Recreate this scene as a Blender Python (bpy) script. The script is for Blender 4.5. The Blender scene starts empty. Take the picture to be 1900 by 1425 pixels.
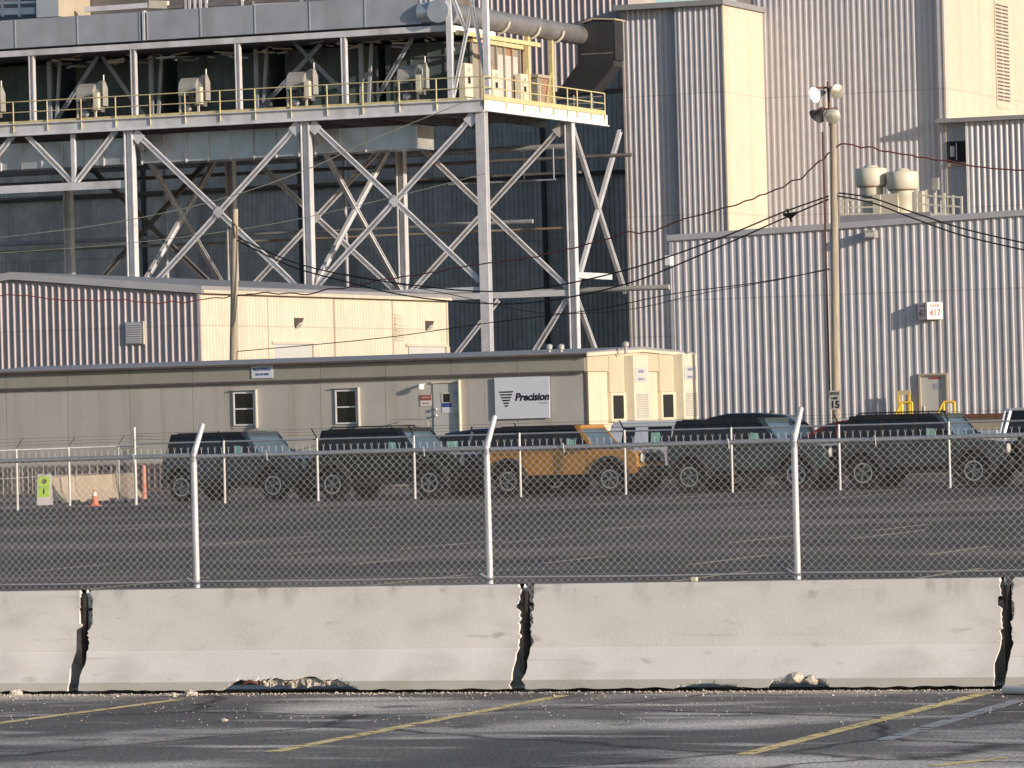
import bpy, bmesh, math, random
from mathutils import Vector, Matrix, noise
random.seed(7)
scene = bpy.context.scene
COL = scene.collection
R = math.radians
# ------------------------------------------------------------------ camera frame
H = 2.05
FPX = 9200.0
YAW = R(22)
right0 = Vector((math.cos(YAW), math.sin(YAW), 0))
fwd0 = Vector((-math.sin(YAW), math.cos(YAW), 0))
pit = math.atan(72.5 / FPX)
fwd = (fwd0 * math.cos(pit) + Vector((0, 0, 1)) * math.sin(pit)).normalized()
up0 = right0.cross(fwd).normalized()
ROLL = 0.027
camR = (right0 * math.cos(ROLL) - up0 * math.sin(ROLL)).normalized()
camU = (up0 * math.cos(ROLL) + right0 * math.sin(ROLL)).normalized()
CP = Vector((0, 0, H))
cd = bpy.data.cameras.new('camera'); cam = bpy.data.objects.new('camera', cd); COL.objects.link(cam)
cd.sensor_width = 36; cd.lens = 36 * FPX / 1900; cd.clip_start = 0.5; cd.clip_end = 3000
m = Matrix.Identity(4)
for i in range(3):
    m[i][0] = camR[i]; m[i][1] = camU[i]; m[i][2] = -fwd[i]; m[i][3] = CP[i]
cam.matrix_world = m
scene.camera = cam

def ray(px, py):                      # survey helpers used to lay the site out
    return fwd * FPX + camR * (px - 950) + camU * (712.5 - py)
def onY(px, py, Y):
    d = ray(px, py); return CP + d * (Y / d.y)
def onX(px, py, X):
    d = ray(px, py); return CP + d * (X / d.x)
def onZ(px, py, Z=0):
    d = ray(px, py); return CP + d * ((Z - H) / d.z)
def planeY(px, s):                    # the Y of the point that shows at column px at s pixels a metre
    d = ray(px, 785); return (CP + d * (FPX / s / FPX)).y
def xz(px, py, Y):
    p = onY(px, py, Y); return p.x, p.z
def yz(px, py, X):
    p = onX(px, py, X); return p.y, p.z

# ------------------------------------------------------------------ materials
def mat(name, col, rough=0.7, metal=0.0, var=0.12, vscale=1.5, bump=0.0, bscale=30, stretch=(1, 1, 1),
        dirt=None, dirt_amt=0.3, dirt_scale=0.6, dirt_stretch=(1, 1, 0.15), spec=0.5, emit=None, coat=0, panel=0):
    mt = bpy.data.materials.new(name); mt.use_nodes = True
    nt = mt.node_tree; N = nt.nodes; L = nt.links
    b = N['Principled BSDF']
    b.inputs['Roughness'].default_value = rough; b.inputs['Metallic'].default_value = metal
    b.inputs['Specular IOR Level'].default_value = spec
    if coat: b.inputs['Coat Weight'].default_value = coat
    tc = N.new('ShaderNodeTexCoord')
    mp = N.new('ShaderNodeMapping'); mp.inputs['Scale'].default_value = stretch
    L.new(tc.outputs['Object'], mp.inputs['Vector'])
    nz = N.new('ShaderNodeTexNoise'); nz.inputs['Scale'].default_value = vscale; nz.inputs['Detail'].default_value = 5
    L.new(mp.outputs[0], nz.inputs['Vector'])
    rp = N.new('ShaderNodeMapRange'); rp.inputs['From Min'].default_value = 0.3; rp.inputs['From Max'].default_value = 0.7
    rp.inputs['To Min'].default_value = 1 - var; rp.inputs['To Max'].default_value = 1 + var
    L.new(nz.outputs['Fac'], rp.inputs['Value'])
    mx = N.new('ShaderNodeMix'); mx.data_type = 'RGBA'; mx.blend_type = 'MULTIPLY'; mx.inputs['Factor'].default_value = 1
    mx.inputs['A'].default_value = (*col, 1); L.new(rp.outputs[0], mx.inputs['B'])
    out = mx.outputs['Result']
    if dirt:
        mp2 = N.new('ShaderNodeMapping'); mp2.inputs['Scale'].default_value = dirt_stretch
        L.new(tc.outputs['Object'], mp2.inputs['Vector'])
        n2 = N.new('ShaderNodeTexNoise'); n2.inputs['Scale'].default_value = dirt_scale; n2.inputs['Detail'].default_value = 8
        L.new(mp2.outputs[0], n2.inputs['Vector'])
        r2 = N.new('ShaderNodeMapRange'); r2.inputs['From Min'].default_value = 0.5; r2.inputs['From Max'].default_value = 0.72
        r2.inputs['To Max'].default_value = dirt_amt
        L.new(n2.outputs['Fac'], r2.inputs['Value'])
        m2 = N.new('ShaderNodeMix'); m2.data_type = 'RGBA'; L.new(r2.outputs[0], m2.inputs['Factor'])
        L.new(out, m2.inputs['A']); m2.inputs['B'].default_value = (*dirt, 1); out = m2.outputs['Result']
    if panel:                              # sheet to sheet differences and horizontal laps
        sx = N.new('ShaderNodeSeparateXYZ'); L.new(tc.outputs['Object'], sx.inputs[0])
        def mth(op, a, b_):
            n_ = N.new('ShaderNodeMath'); n_.operation = op
            for k_, v_ in enumerate((a, b_)):
                if v_ is None: continue
                if isinstance(v_, (int, float)): n_.inputs[k_].default_value = v_
                else: L.new(v_, n_.inputs[k_])
            return n_.outputs[0]
        fx = mth('FLOOR', mth('DIVIDE', sx.outputs[0], .915), None); fy = mth('FLOOR', mth('DIVIDE', sx.outputs[1], .915), None)
        zq = mth('DIVIDE', sx.outputs[2], 6.4); fz = mth('FLOOR', zq, None)
        cb = N.new('ShaderNodeCombineXYZ'); L.new(fx, cb.inputs[0]); L.new(fy, cb.inputs[1]); L.new(fz, cb.inputs[2])
        wnz = N.new('ShaderNodeTexWhiteNoise'); wnz.noise_dimensions = '3D'; L.new(cb.outputs[0], wnz.inputs['Vector'])
        rr = N.new('ShaderNodeMapRange'); rr.inputs['To Min'].default_value = 1 - panel; rr.inputs['To Max'].default_value = 1 + panel; L.new(wnz.outputs['Value'], rr.inputs['Value'])
        lap = mth('LESS_THAN', mth('FRACT', zq, None), .010); dk = mth('SUBTRACT', 1.0, mth('MULTIPLY', lap, .22)); tot = mth('MULTIPLY', rr.outputs[0], dk)
        m4 = N.new('ShaderNodeMix'); m4.data_type = 'RGBA'; m4.blend_type = 'MULTIPLY'; m4.inputs['Factor'].default_value = 1
        L.new(out, m4.inputs['A']); L.new(tot, m4.inputs['B']); out = m4.outputs['Result']
    L.new(out, b.inputs['Base Color'])
    if bump:
        n3 = N.new('ShaderNodeTexNoise'); n3.inputs['Scale'].default_value = bscale; n3.inputs['Detail'].default_value = 6
        L.new(tc.outputs['Object'], n3.inputs['Vector'])
        bp = N.new('ShaderNodeBump'); bp.inputs['Strength'].default_value = bump; bp.inputs['Distance'].default_value = 0.02
        L.new(n3.outputs['Fac'], bp.inputs['Height']); L.new(bp.outputs[0], b.inputs['Normal'])
    if emit:
        b.inputs['Emission Color'].default_value = (*emit[0], 1); b.inputs['Emission Strength'].default_value = emit[1]
    return mt
M = {}
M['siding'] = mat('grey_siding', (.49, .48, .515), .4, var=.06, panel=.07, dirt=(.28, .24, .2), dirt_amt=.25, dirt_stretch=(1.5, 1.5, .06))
M['siding_sunlit'] = mat('sunlit_siding', (.58, .52, .41), .55, var=.05, panel=.03, dirt=(.4, .3, .2), dirt_amt=.25, dirt_stretch=(1.2, 1.2, .06))  # warm copy of the grey and mauve siding; sunlit tone is in the colour
M['siding_blue'] = mat('blue_grey_and_shade', (.34, .37, .42), .5, var=.06, dirt=(.2, .2, .2), dirt_amt=.3, dirt_stretch=(1.5, 1.5, .06))
M['siding_mauve'] = mat('mauve_grey_siding', (.40, .355, .37), .4, var=.06, panel=.06, dirt=(.3, .26, .24), dirt_amt=.3, dirt_stretch=(1.5, 1.5, .06))
M['siding_dark'] = mat('dark_siding', (.40, .365, .33), .6, var=.15, panel=.10, dirt=(.12, .11, .1), dirt_amt=.5, dirt_stretch=(1, 1, .08))
M['trim'] = mat('grey_trim', (.42, .42, .45), .45, var=.07)
M['trim_tan'] = mat('tan_trim', (.42, .36, .28), .5, var=.07)
M['roof'] = mat('roof_metal', (.27, .27, .28), .5, var=.08)
M['steel'] = mat('galvanised_steel', (.66, .66, .69), .42, .1, var=.1, vscale=2, dirt=(.3, .26, .24), dirt_amt=.5, dirt_scale=.8)
M['steel_dark'] = mat('dull_steel', (.18, .17, .17), .6, .1, var=.2, dirt=(.13, .07, .04), dirt_amt=.6)
M['duct'] = mat('duct_grey', (.36, .38, .43), .5, .1, var=.1, vscale=.8, dirt=(.22, .22, .25), dirt_amt=.5)
M['duct_pale'] = mat('duct_pale', (.52, .55, .60), .35, .5, var=.12, vscale=1.2, dirt=(.3, .3, .32), dirt_amt=.5)
M['pipe'] = mat('insulated_pipe', (.45, .44, .44), .38, .75, var=.12, vscale=2, dirt=(.22, .18, .15), dirt_amt=.5)
M['hood'] = mat('black_duct', (.028, .028, .032), .6, var=.2)
M['house'] = mat('housing_green_grey', (.09, .12, .125), .6, var=.25, vscale=.8, dirt=(.05, .04, .03), dirt_amt=.6)
M['rust'] = mat('rusted_panel', (.28, .26, .22), .7, var=.15, vscale=1, dirt=(.34, .14, .05), dirt_amt=.85, dirt_scale=.9, dirt_stretch=(1, 1, .25))
M['yellow'] = mat('yellow_rail', (.60, .51, .27), .5, var=.12, vscale=4, dirt=(.35, .25, .12), dirt_amt=.4)
M['safety'] = mat('safety_yellow', (.85, .55, .06), .5, var=.06)
M['cream'] = mat('cream_paint', (.62, .58, .46), .5, var=.08, vscale=3)
M['white'] = mat('white_paint', (.78, .78, .76), .5, var=.05, vscale=3)
M['machine'] = mat('machine_grey', (.38, .38, .36), .5, .1, var=.12, dirt=(.2, .15, .1), dirt_amt=.4)
M['black'] = mat('black_paint', (.02, .02, .022), .5, var=.1)
M['shadow'] = mat('dark_interior', (.012, .012, .014), .9, var=.1)
M['glass'] = mat('dark_glass', (.012, .013, .016), .08, var=.1, spec=.6)
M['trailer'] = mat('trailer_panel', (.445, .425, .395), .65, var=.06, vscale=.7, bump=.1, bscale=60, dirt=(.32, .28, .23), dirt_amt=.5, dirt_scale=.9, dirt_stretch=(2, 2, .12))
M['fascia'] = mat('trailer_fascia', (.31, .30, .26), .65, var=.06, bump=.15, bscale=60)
M['trailer_sunlit'] = mat('sunlit_trailer_panel', (.64, .565, .43), .6, var=.04, vscale=.7, bump=.1, bscale=60)  # lighter, warmer copy of the trailer panel: sunlight put into the colour
M['fascia_sunlit'] = mat('sunlit_trailer_fascia', (.52, .455, .33), .6, var=.04)  # fascia copy for the sun-facing end, with the sunlit tone painted in
M['trim_dark'] = mat('brown_trim', (.11, .09, .085), .6, var=.1)
M['door_grey'] = mat('door_grey', (.50, .50, .48), .5, var=.04)
M['concrete'] = mat('barrier_concrete', (.62, .585, .55), .85, var=.05, vscale=1.1, bump=.12, bscale=45, dirt=(.36, .33, .29), dirt_amt=.5, dirt_scale=2.2, dirt_stretch=(.8, 1, 1.2))
M['concrete_tan'] = mat('tan_concrete', (.40, .33, .24), .85, var=.1, vscale=1.3, bump=.3, bscale=45, dirt=(.3, .24, .16), dirt_amt=.5)
M['broken'] = mat('broken_concrete', (.58, .51, .43), .95, var=.3, vscale=12, bump=1, bscale=60)
M['rusty'] = mat('rusty_steel', (.16, .07, .045), .9, var=.3, vscale=15)
M['galv'] = mat('galvanised_pipe', (.68, .66, .66), .42, .25, var=.08, vscale=8, dirt=(.45, .42, .4), dirt_amt=.4, dirt_scale=6)
M['rail'] = mat('galvanised_rail', (.34, .36, .39), .45, .3, var=.1, vscale=6)
M['wire'] = mat('fence_wire', (.62, .61, .60), .4, .2, var=.1, vscale=20)
M['wire_far'] = mat('fence_wire_far', (.22, .23, .23), .5, .3, var=.1, vscale=20)
M['post_far'] = mat('line_post', (.60, .58, .56), .5, .2, var=.1)
M['cable'] = mat('black_cable', (.015, .015, .015), .6, var=.1)
M['cable_red'] = mat('red_cable', (.24, .05, .035), .6, var=.15, vscale=4)
M['cable_pale'] = mat('pale_cable', (.32, .32, .27), .6, var=.1)
M['wood'] = mat('weathered_wood', (.38, .33, .26), .85, var=.25, vscale=3, bump=.5, bscale=20, stretch=(6, 6, .3), dirt=(.2, .16, .11), dirt_amt=.6, dirt_stretch=(4, 4, .2))
M['rubber'] = mat('tyre_rubber', (.022, .022, .024), .8, var=.15)
M['plastic'] = mat('black_trim', (.022, .023, .026), .55, var=.1)
M['rim'] = mat('wheel_rim', (.16, .17, .18), .4, .5, var=.1)
M['rim_ring'] = mat('rim_ring', (.45, .46, .47), .35, .5, var=.05)
M['hardtop'] = mat('black_hardtop', (.014, .013, .016), .6, var=.15)
M['sticker'] = mat('window_film', (.22, .44, .38), .5, var=.25, vscale=6)
M['lamp_glass'] = mat('headlamp_glass', (.55, .55, .52), .15, var=.05)
M['tail'] = mat('tail_lamp', (.30, .02, .02), .3, var=.05)
M['lamp_refl'] = mat('lamp_reflector', (.52, .50, .40), .3, .5, var=.2, vscale=8)
M['lamp_lit'] = mat('lit_lamp', (.9, .95, .9), .3, var=.02, emit=((.82, 1.0, .88), 2.2))
M['bulb_lit'] = mat('lit_bulb', (.9, .9, .8), .3, var=.02, emit=((1, .9, .7), 1.5))
M['sign_white'] = mat('sign_white', (.66, .68, .76), .35, var=.05)
M['sign_pink'] = mat('sign_pale', (.74, .66, .62), .5, var=.04)
M['sign_blue'] = mat('sign_blue', (.04, .07, .28), .5, var=.05)
M['sign_red'] = mat('sign_red', (.34, .07, .06), .5, var=.05)
M['ink'] = mat('sign_ink', (.012, .012, .015), .6, var=.05)
M['pin'] = mat('dark_pin', (.03, .022, .02), .9, var=.2)
M['lime'] = mat('lime_sign', (.48, .78, .02), .5, var=.06)
M['orange'] = mat('orange_plastic', (.52, .16, .09), .6, var=.12, vscale=5)
M['orange_pale'] = mat('faded_orange_plastic', (.50, .22, .16), .7, var=.12, vscale=5)
M['fence_slat'] = mat('privacy_slat', (.15, .115, .10), .8, var=.2, vscale=3)
M['slat_pale'] = mat('pale_slat', (.36, .32, .29), .8, var=.25, vscale=3)
M['dock'] = mat('dock_edge', (.36, .31, .23), .8, var=.1)
M['paint_line'] = None
def carpaint(name, c, rough=.32):
    return mat(name, c, .24, .25, var=.04, vscale=.6, spec=.6, coat=.4)
M['car_slate'] = carpaint('slate_blue_paint', (.055, .075, .10))
M['car_black'] = carpaint('black_green_paint', (.022, .026, .027))
M['car_navy'] = carpaint('navy_paint', (.02, .028, .055))
M['car_orange'] = carpaint('orange_paint', (.52, .245, .05))
M['car_white'] = carpaint('white_car_paint', (.62, .64, .70))
M['car_teal'] = carpaint('teal_grey_paint', (.055, .08, .09))
M['car_grey'] = carpaint('grey_green_paint', (.055, .072, .08))
M['car_red'] = carpaint('dark_red_paint', (.10, .008, .012))
M['car_jet'] = carpaint('jet_paint', (.012, .012, .014))

# ------------------------------------------------------------------ object helpers
def off(o):
    v = Vector((0, 0, 0))
    while o is not None:
        v += o.location; o = o.parent
    return v
class MB:
    def __init__(s): s.v = []; s.f = []; s.sm = []
    def add(s, vs, fs, smooth=False):
        n = len(s.v); s.v += [tuple(p) for p in vs]
        s.f += [tuple(i + n for i in f) for f in fs]; s.sm += [smooth] * len(fs)
    def box(s, x0, x1, y0, y1, z0, z1):
        if x0 > x1: x0, x1 = x1, x0
        if y0 > y1: y0, y1 = y1, y0
        if z0 > z1: z0, z1 = z1, z0
        s.add([(x0, y0, z0), (x1, y0, z0), (x1, y1, z0), (x0, y1, z0), (x0, y0, z1), (x1, y0, z1), (x1, y1, z1), (x0, y1, z1)],
              [(0, 3, 2, 1), (4, 5, 6, 7), (0, 1, 5, 4), (1, 2, 6, 5), (2, 3, 7, 6), (3, 0, 4, 7)])
        return s
    def bar(s, p, q, w, h=None, up=(0, 0, 1)):
        h = h or w; p = Vector(p); q = Vector(q); d = (q - p).normalized(); u = Vector(up)
        if abs(d.dot(u)) > .98: u = Vector((0, 1, 0))
        a = d.cross(u).normalized(); b = a.cross(d)
        vs = [e + a * (w / 2 * i) + b * (h / 2 * j) for e in (p, q) for i, j in ((-1, -1), (1, -1), (1, 1), (-1, 1))]
        s.add(vs, [(0, 1, 2, 3), (7, 6, 5, 4), (0, 4, 5, 1), (1, 5, 6, 2), (2, 6, 7, 3), (3, 7, 4, 0)]); return s
    def tube(s, pts, r, n=8, cap=True, smooth=True):
        pts = [Vector(p) for p in pts]; rr = r if isinstance(r, (list, tuple)) else [r] * len(pts)
        d0 = (pts[1] - pts[0]).normalized(); u = Vector((0, 0, 1))
        if abs(d0.dot(u)) > .9: u = Vector((0, 1, 0))
        a = d0.cross(u).normalized(); vs = []
        for i, p in enumerate(pts):
            d = (pts[min(i + 1, len(pts) - 1)] - pts[max(i - 1, 0)]).normalized()
            a = (a - d * a.dot(d)).normalized(); b = d.cross(a)
            for k in range(n):
                t = 2 * math.pi * k / n; vs.append(p + (a * math.cos(t) + b * math.sin(t)) * rr[i])
        fs = [(i * n + k, i * n + (k + 1) % n, (i + 1) * n + (k + 1) % n, (i + 1) * n + k) for i in range(len(pts) - 1) for k in range(n)]
        s.add(vs, fs, smooth)
        if cap:
            m_ = len(pts) - 1
            s.add([vs[k] for k in range(n)], [tuple(reversed(range(n)))]); s.add([vs[m_ * n + k] for k in range(n)], [tuple(range(n))])
        return s
    def lathe(s, prof, c, axis='z', n=24, smooth=True):      # prof: (radius, height) along axis from c
        vs = []
        for r_, h_ in prof:
            for k in range(n):
                t = 2 * math.pi * k / n; x, y = r_ * math.cos(t), r_ * math.sin(t)
                if axis == 'z': p = (c[0] + x, c[1] + y, c[2] + h_)
                elif axis == 'y': p = (c[0] + x, c[1] + h_, c[2] + y)
                else: p = (c[0] + h_, c[1] + x, c[2] + y)
                vs.append(p)
        m_ = len(prof)
        fs = [(i * n + k, i * n + (k + 1) % n, (i + 1) * n + (k + 1) % n, (i + 1) * n + k) for i in range(m_ - 1) for k in range(n)]
        s.add(vs, fs, smooth)
        s.add(vs[:n], [tuple(reversed(range(n)))]); s.add(vs[-n:], [tuple(range(n))]); return s
    def prism(s, poly, axis, a, b):                        # 2-D polygon swept from a to b along axis; poly in the two other axes (x,y,z order)
        def P(u, v, w):
            return (w, u, v) if axis == 'x' else ((u, w, v) if axis == 'y' else (u, v, w))
        n = len(poly); vs = [P(u, v, a) for u, v in poly] + [P(u, v, b) for u, v in poly]
        fs = [tuple(range(n)), tuple(reversed(range(n, 2 * n)))] + [(i, i + n, (i + 1) % n + n, (i + 1) % n) for i in range(n)]
        s.add(vs, fs); return s
    def quad(s, a, b, c, d): s.add([a, b, c, d], [(0, 1, 2, 3)]); return s
    def build(s, name, material, parent=None, local=False, bevel=0, shade=False):
        me = bpy.data.meshes.new(name); o0 = Vector((0, 0, 0)) if (local or parent is None) else off(parent)
        me.from_pydata([tuple(Vector(v) - o0) for v in s.v], [], s.f); me.update()
        bm = bmesh.new(); bm.from_mesh(me); bmesh.ops.recalc_face_normals(bm, faces=bm.faces); bm.to_mesh(me); bm.free()
        for p, q in zip(me.polygons, s.sm): p.use_smooth = q or shade
        me.materials.append(M[material] if isinstance(material, str) else material)
        o = bpy.data.objects.new(name, me); COL.objects.link(o)
        if parent is not None: o.parent = parent
        if bevel:
            bv = o.modifiers.new('bevel', 'BEVEL'); bv.width = bevel; bv.segments = 2; bv.limit_method = 'ANGLE'
        return o
def tag(o, label=None, cat=None, group=None, kind=None):
    if label: o['label'] = label
    if cat: o['category'] = cat
    if group: o['group'] = group
    if kind: o['kind'] = kind
    return o
def thing(name, label, cat, loc=(0, 0, 0), group=None, rz=0):
    o = bpy.data.objects.new(name, None); COL.objects.link(o); o.location = loc; o.rotation_euler = (0, 0, rz)
    o.empty_display_size = .3
    return tag(o, label, cat, group)
def copy_tree(o, parent=None):
    c = o.copy(); COL.objects.link(c); c.parent = parent
    for ch in list(o.children): copy_tree(ch, c)
    return c
def text(name, s, size, origin, xdir, zdir, material, parent, shear=0, bold=0, sx=1, ext=.004, align='CENTER'):
    cu = bpy.data.curves.new('t', 'FONT'); cu.body = s; cu.size = size; cu.shear = shear; cu.offset = bold; cu.extrude = ext
    cu.align_x = align; cu.align_y = 'CENTER'; cu.resolution_u = 3
    to = bpy.data.objects.new('t', cu); COL.objects.link(to)
    dg = bpy.context.evaluated_depsgraph_get(); me = bpy.data.meshes.new_from_object(to.evaluated_get(dg))
    bpy.data.objects.remove(to)
    X = Vector(xdir).normalized() * sx; Z = Vector(zdir).normalized(); Nn = X.cross(Z).normalized(); o0 = off(parent) if parent else Vector((0, 0, 0))
    for v in me.vertices: v.co = Vector(origin) - o0 + X * v.co.x + Z * v.co.y + Nn * v.co.z
    me.materials.clear(); me.materials.append(M[material]); me.name = name
    o = bpy.data.objects.new(name, me); COL.objects.link(o); o.parent = parent; return o

def corr(mb, axis, c, a0, a1, bot, top, pitch=.305, d=.038, out=-1, phase=0, flat=.52, rib=.2):
    """ribbed sheet metal: runs along axis ('x' or 'y') at coordinate c, ribs stand out by d towards `out`; bot/top number or function"""
    fb = bot if callable(bot) else (lambda a: bot); ft = top if callable(top) else (lambda a: top)
    sl = (1 - flat - rib) / 2; prof = [(0, 0), (flat, 0), (flat + sl, d), (flat + sl + rib, d)]
    pts = []; a = a0 - pitch * (1 + phase)
    while a < a1 + pitch:
        for t, h in prof: pts.append((a + t * pitch, h))
        a += pitch
    cl = []
    for i in range(len(pts) - 1):
        (p, hp), (q, hq) = pts[i], pts[i + 1]
        if q <= a0 or p >= a1: continue
        def lerp(x): return hp + (hq - hp) * (x - p) / (q - p) if q > p else hp
        s_, e_ = max(p, a0), min(q, a1); cl.append((s_, lerp(s_), e_, lerp(e_)))
    for s_, hs, e_, he in cl:
        def P(u, h, z): return (u, c + out * h, z) if axis == 'x' else (c + out * h, u, z)
        mb.add([P(s_, hs, fb(s_)), P(e_, he, fb(e_)), P(e_, he, ft(e_)), P(s_, hs, ft(s_))], [(0, 1, 2, 3)])
    return mb
def line(p, q):
    return lambda a: p[1] + (q[1] - p[1]) * (a - p[0]) / (q[0] - p[0])
# ------------------------------------------------------------------ light
SAZ = (math.cos(R(17)), -math.sin(R(17)))
EL = R(12.5)
S = Vector((SAZ[0] * math.cos(EL), SAZ[1] * math.cos(EL), math.sin(EL)))
sd = bpy.data.lights.new('sun', 'SUN'); sd.energy = 5.3; sd.angle = R(.53); sd.color = (1, .84, .69)
so = bpy.data.objects.new('sun', sd); COL.objects.link(so); so.rotation_euler = S.to_track_quat('Z', 'Y').to_euler(); so.location = (60, -40, 60)
w = bpy.data.worlds.new('World'); scene.world = w; w.use_nodes = True
wn = w.node_tree.nodes; wl = w.node_tree.links
sk = wn.new('ShaderNodeTexSky'); sk.sky_type = 'NISHITA'; sk.sun_disc = False; sk.sun_elevation = EL
sk.sun_rotation = math.atan2(S.x, S.y); sk.air_density = 1.0; sk.dust_density = .7; sk.ozone_density = 2
wl.new(sk.outputs[0], wn['Background'].inputs['Color']); wn['Background'].inputs['Strength'].default_value = .15
scene.view_settings.view_transform = 'Standard'; scene.view_settings.look = 'None'; scene.view_settings.exposure = 0

# ------------------------------------------------------------------ ground
YB = onZ(560, 1287).y            # barrier line
YF = planeY(908, 196)
YR = planeY(965, 67)
YT = planeY(1090, 55)
YH = planeY(1250, 50)
YA = planeY(370, 45)
Y1 = planeY(897, 39)
Y2 = Y1 + 11.5
Y3 = Y2 + 7.5
YTA = planeY(1253, 35)
YBK = planeY(1165, 31.5)
print('PLANES', [round(v, 1) for v in (YB, YF, YR, YT, YH, YA, Y1, Y2, Y3, YTA, YBK)])

def asphalt(name, c1, c2, c3, sc=1.0, fore=True):
    mt = bpy.data.materials.new(name); mt.use_nodes = True; nt = mt.node_tree; N = nt.nodes; L = nt.links; b = N['Principled BSDF']
    tc = N.new('ShaderNodeTexCoord')
    def nz(scale, st, det=6, rot=0):
        mp = N.new('ShaderNodeMapping'); mp.inputs['Scale'].default_value = st; mp.inputs['Rotation'].default_value = (0, 0, rot)
        L.new(tc.outputs['Object'], mp.inputs['Vector']); n = N.new('ShaderNodeTexNoise'); n.inputs['Scale'].default_value = scale; n.inputs['Detail'].default_value = det
        L.new(mp.outputs[0], n.inputs['Vector']); return n.outputs['Fac']
    def rng(s, a, b_, lo=0, hi=1):
        r = N.new('ShaderNodeMapRange'); r.inputs['From Min'].default_value = a; r.inputs['From Max'].default_value = b_
        r.inputs['To Min'].default_value = lo; r.inputs['To Max'].default_value = hi; L.new(s, r.inputs['Value']); return r.outputs[0]
    def mix(f, A, B, mode='MIX'):
        m_ = N.new('ShaderNodeMix'); m_.data_type = 'RGBA'; m_.blend_type = mode
        if isinstance(f, float): m_.inputs['Factor'].default_value = f
        else: L.new(f, m_.inputs['Factor'])
        for k, v in (('A', A), ('B', B)):
            if isinstance(v, tuple): m_.inputs[k].default_value = (*v, 1)
            else: L.new(v, m_.inputs[k])
        return m_.outputs['Result']
    base = mix(rng(nz(.6 * sc, (1, .6, 1)), .35, .65), c1, c2)
    pale = mix(rng(nz(.75 * sc, (.6, .8, 1), 9, R(-8)), .50, .66, 0, .9), base, c3)
    pale = mix(rng(nz(2.4 * sc, (.3, .9, 1), 6, R(20)), .56, .70, 0, .6), pale, tuple(c * 1.25 for c in c3))
    speck = rng(nz(38, (1, 1, 1), 3), .36, .66, .55, 1.5)
    col = mix(1.0, pale, speck, 'MULTIPLY')
    v = N.new('ShaderNodeTexVoronoi'); v.inputs['Scale'].default_value = 9 if fore else 3; L.new(tc.outputs['Object'], v.inputs['Vector'])
    crack = N.new('ShaderNodeTexVoronoi'); crack.feature = 'DISTANCE_TO_EDGE'; crack.inputs['Scale'].default_value = .35
    nzv = N.new('ShaderNodeTexNoise'); nzv.inputs['Scale'].default_value = 2; L.new(tc.outputs['Object'], nzv.inputs['Vector'])
    av = N.new('ShaderNodeMix'); av.data_type = 'RGBA'; av.inputs['Factor'].default_value = .25
    L.new(tc.outputs['Object'], av.inputs['A']); L.new(nzv.outputs['Color'], av.inputs['B']); L.new(av.outputs['Result'], crack.inputs['Vector'])
    col = mix(rng(crack.outputs['Distance'], .0, .018, .85, 0), col, (.02, .019, .02))
    col = mix(rng(nz(1.7 * sc, (1, 1, 1), 3), .64, .70, 0, .6), col, (.04, .036, .036))
    L.new(col, b.inputs['Base Color']); b.inputs['Roughness'].default_value = .85
    b.inputs['Specular IOR Level'].default_value = .25
    bp = N.new('ShaderNodeBump'); bp.inputs['Strength'].default_value = .6; bp.inputs['Distance'].default_value = .012
    L.new(nz(40, (1, 1, 1), 4), bp.inputs['Height']); L.new(bp.outputs[0], b.inputs['Normal'])
    return mt
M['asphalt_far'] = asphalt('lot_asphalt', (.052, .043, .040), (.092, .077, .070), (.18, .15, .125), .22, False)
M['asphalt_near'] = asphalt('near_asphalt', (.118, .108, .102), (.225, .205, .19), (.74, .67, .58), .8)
M['ground'] = mat('gravel_ground', (.12, .10, .09), .95, var=.2, vscale=2, bump=.4, bscale=10)
def linemat(name, c):
    mt = mat(name, c, .8, var=.15, vscale=3)
    nt = mt.node_tree; N = nt.nodes; L = nt.links; b = N['Principled BSDF']
    tr = N.new('ShaderNodeBsdfTransparent'); ms = N.new('ShaderNodeMixShader')
    n = N.new('ShaderNodeTexNoise'); n.inputs['Scale'].default_value = 9; n.inputs['Detail'].default_value = 8
    tc = N.new('ShaderNodeTexCoord'); L.new(tc.outputs['Object'], n.inputs['Vector'])
    r = N.new('ShaderNodeMapRange'); r.inputs['From Min'].default_value = .36; r.inputs['From Max'].default_value = .44; L.new(n.outputs['Fac'], r.inputs['Value'])
    L.new(r.outputs[0], ms.inputs['Fac']); L.new(tr.outputs[0], ms.inputs[1]); L.new(b.outputs[0], ms.inputs[2]); L.new(ms.outputs[0], N['Material Output'].inputs['Surface'])
    return mt
M['line'] = linemat('worn_yellow_line', (.80, .62, .27)); M['line_far'] = linemat('faded_yellow_line', (.48, .40, .24)); M['line_grey'] = linemat('ghost_line', (.34, .34, .34))

gd = MB().box(-600, 600, -200, 900, -.3, -.012).build('ground', 'ground'); tag(gd, kind='structure')
mb = MB(); mb.quad((-70, -12, 0), (45, -12, 0), (45, YB + 1.2, 0), (-70, YB + 1.2, 0))
tag(mb.build('near_pavement', 'asphalt_near'), kind='structure')
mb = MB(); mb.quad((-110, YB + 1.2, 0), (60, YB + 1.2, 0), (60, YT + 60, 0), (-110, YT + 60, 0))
tag(mb.build('car_park', 'asphalt_far'), kind='structure')

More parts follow.
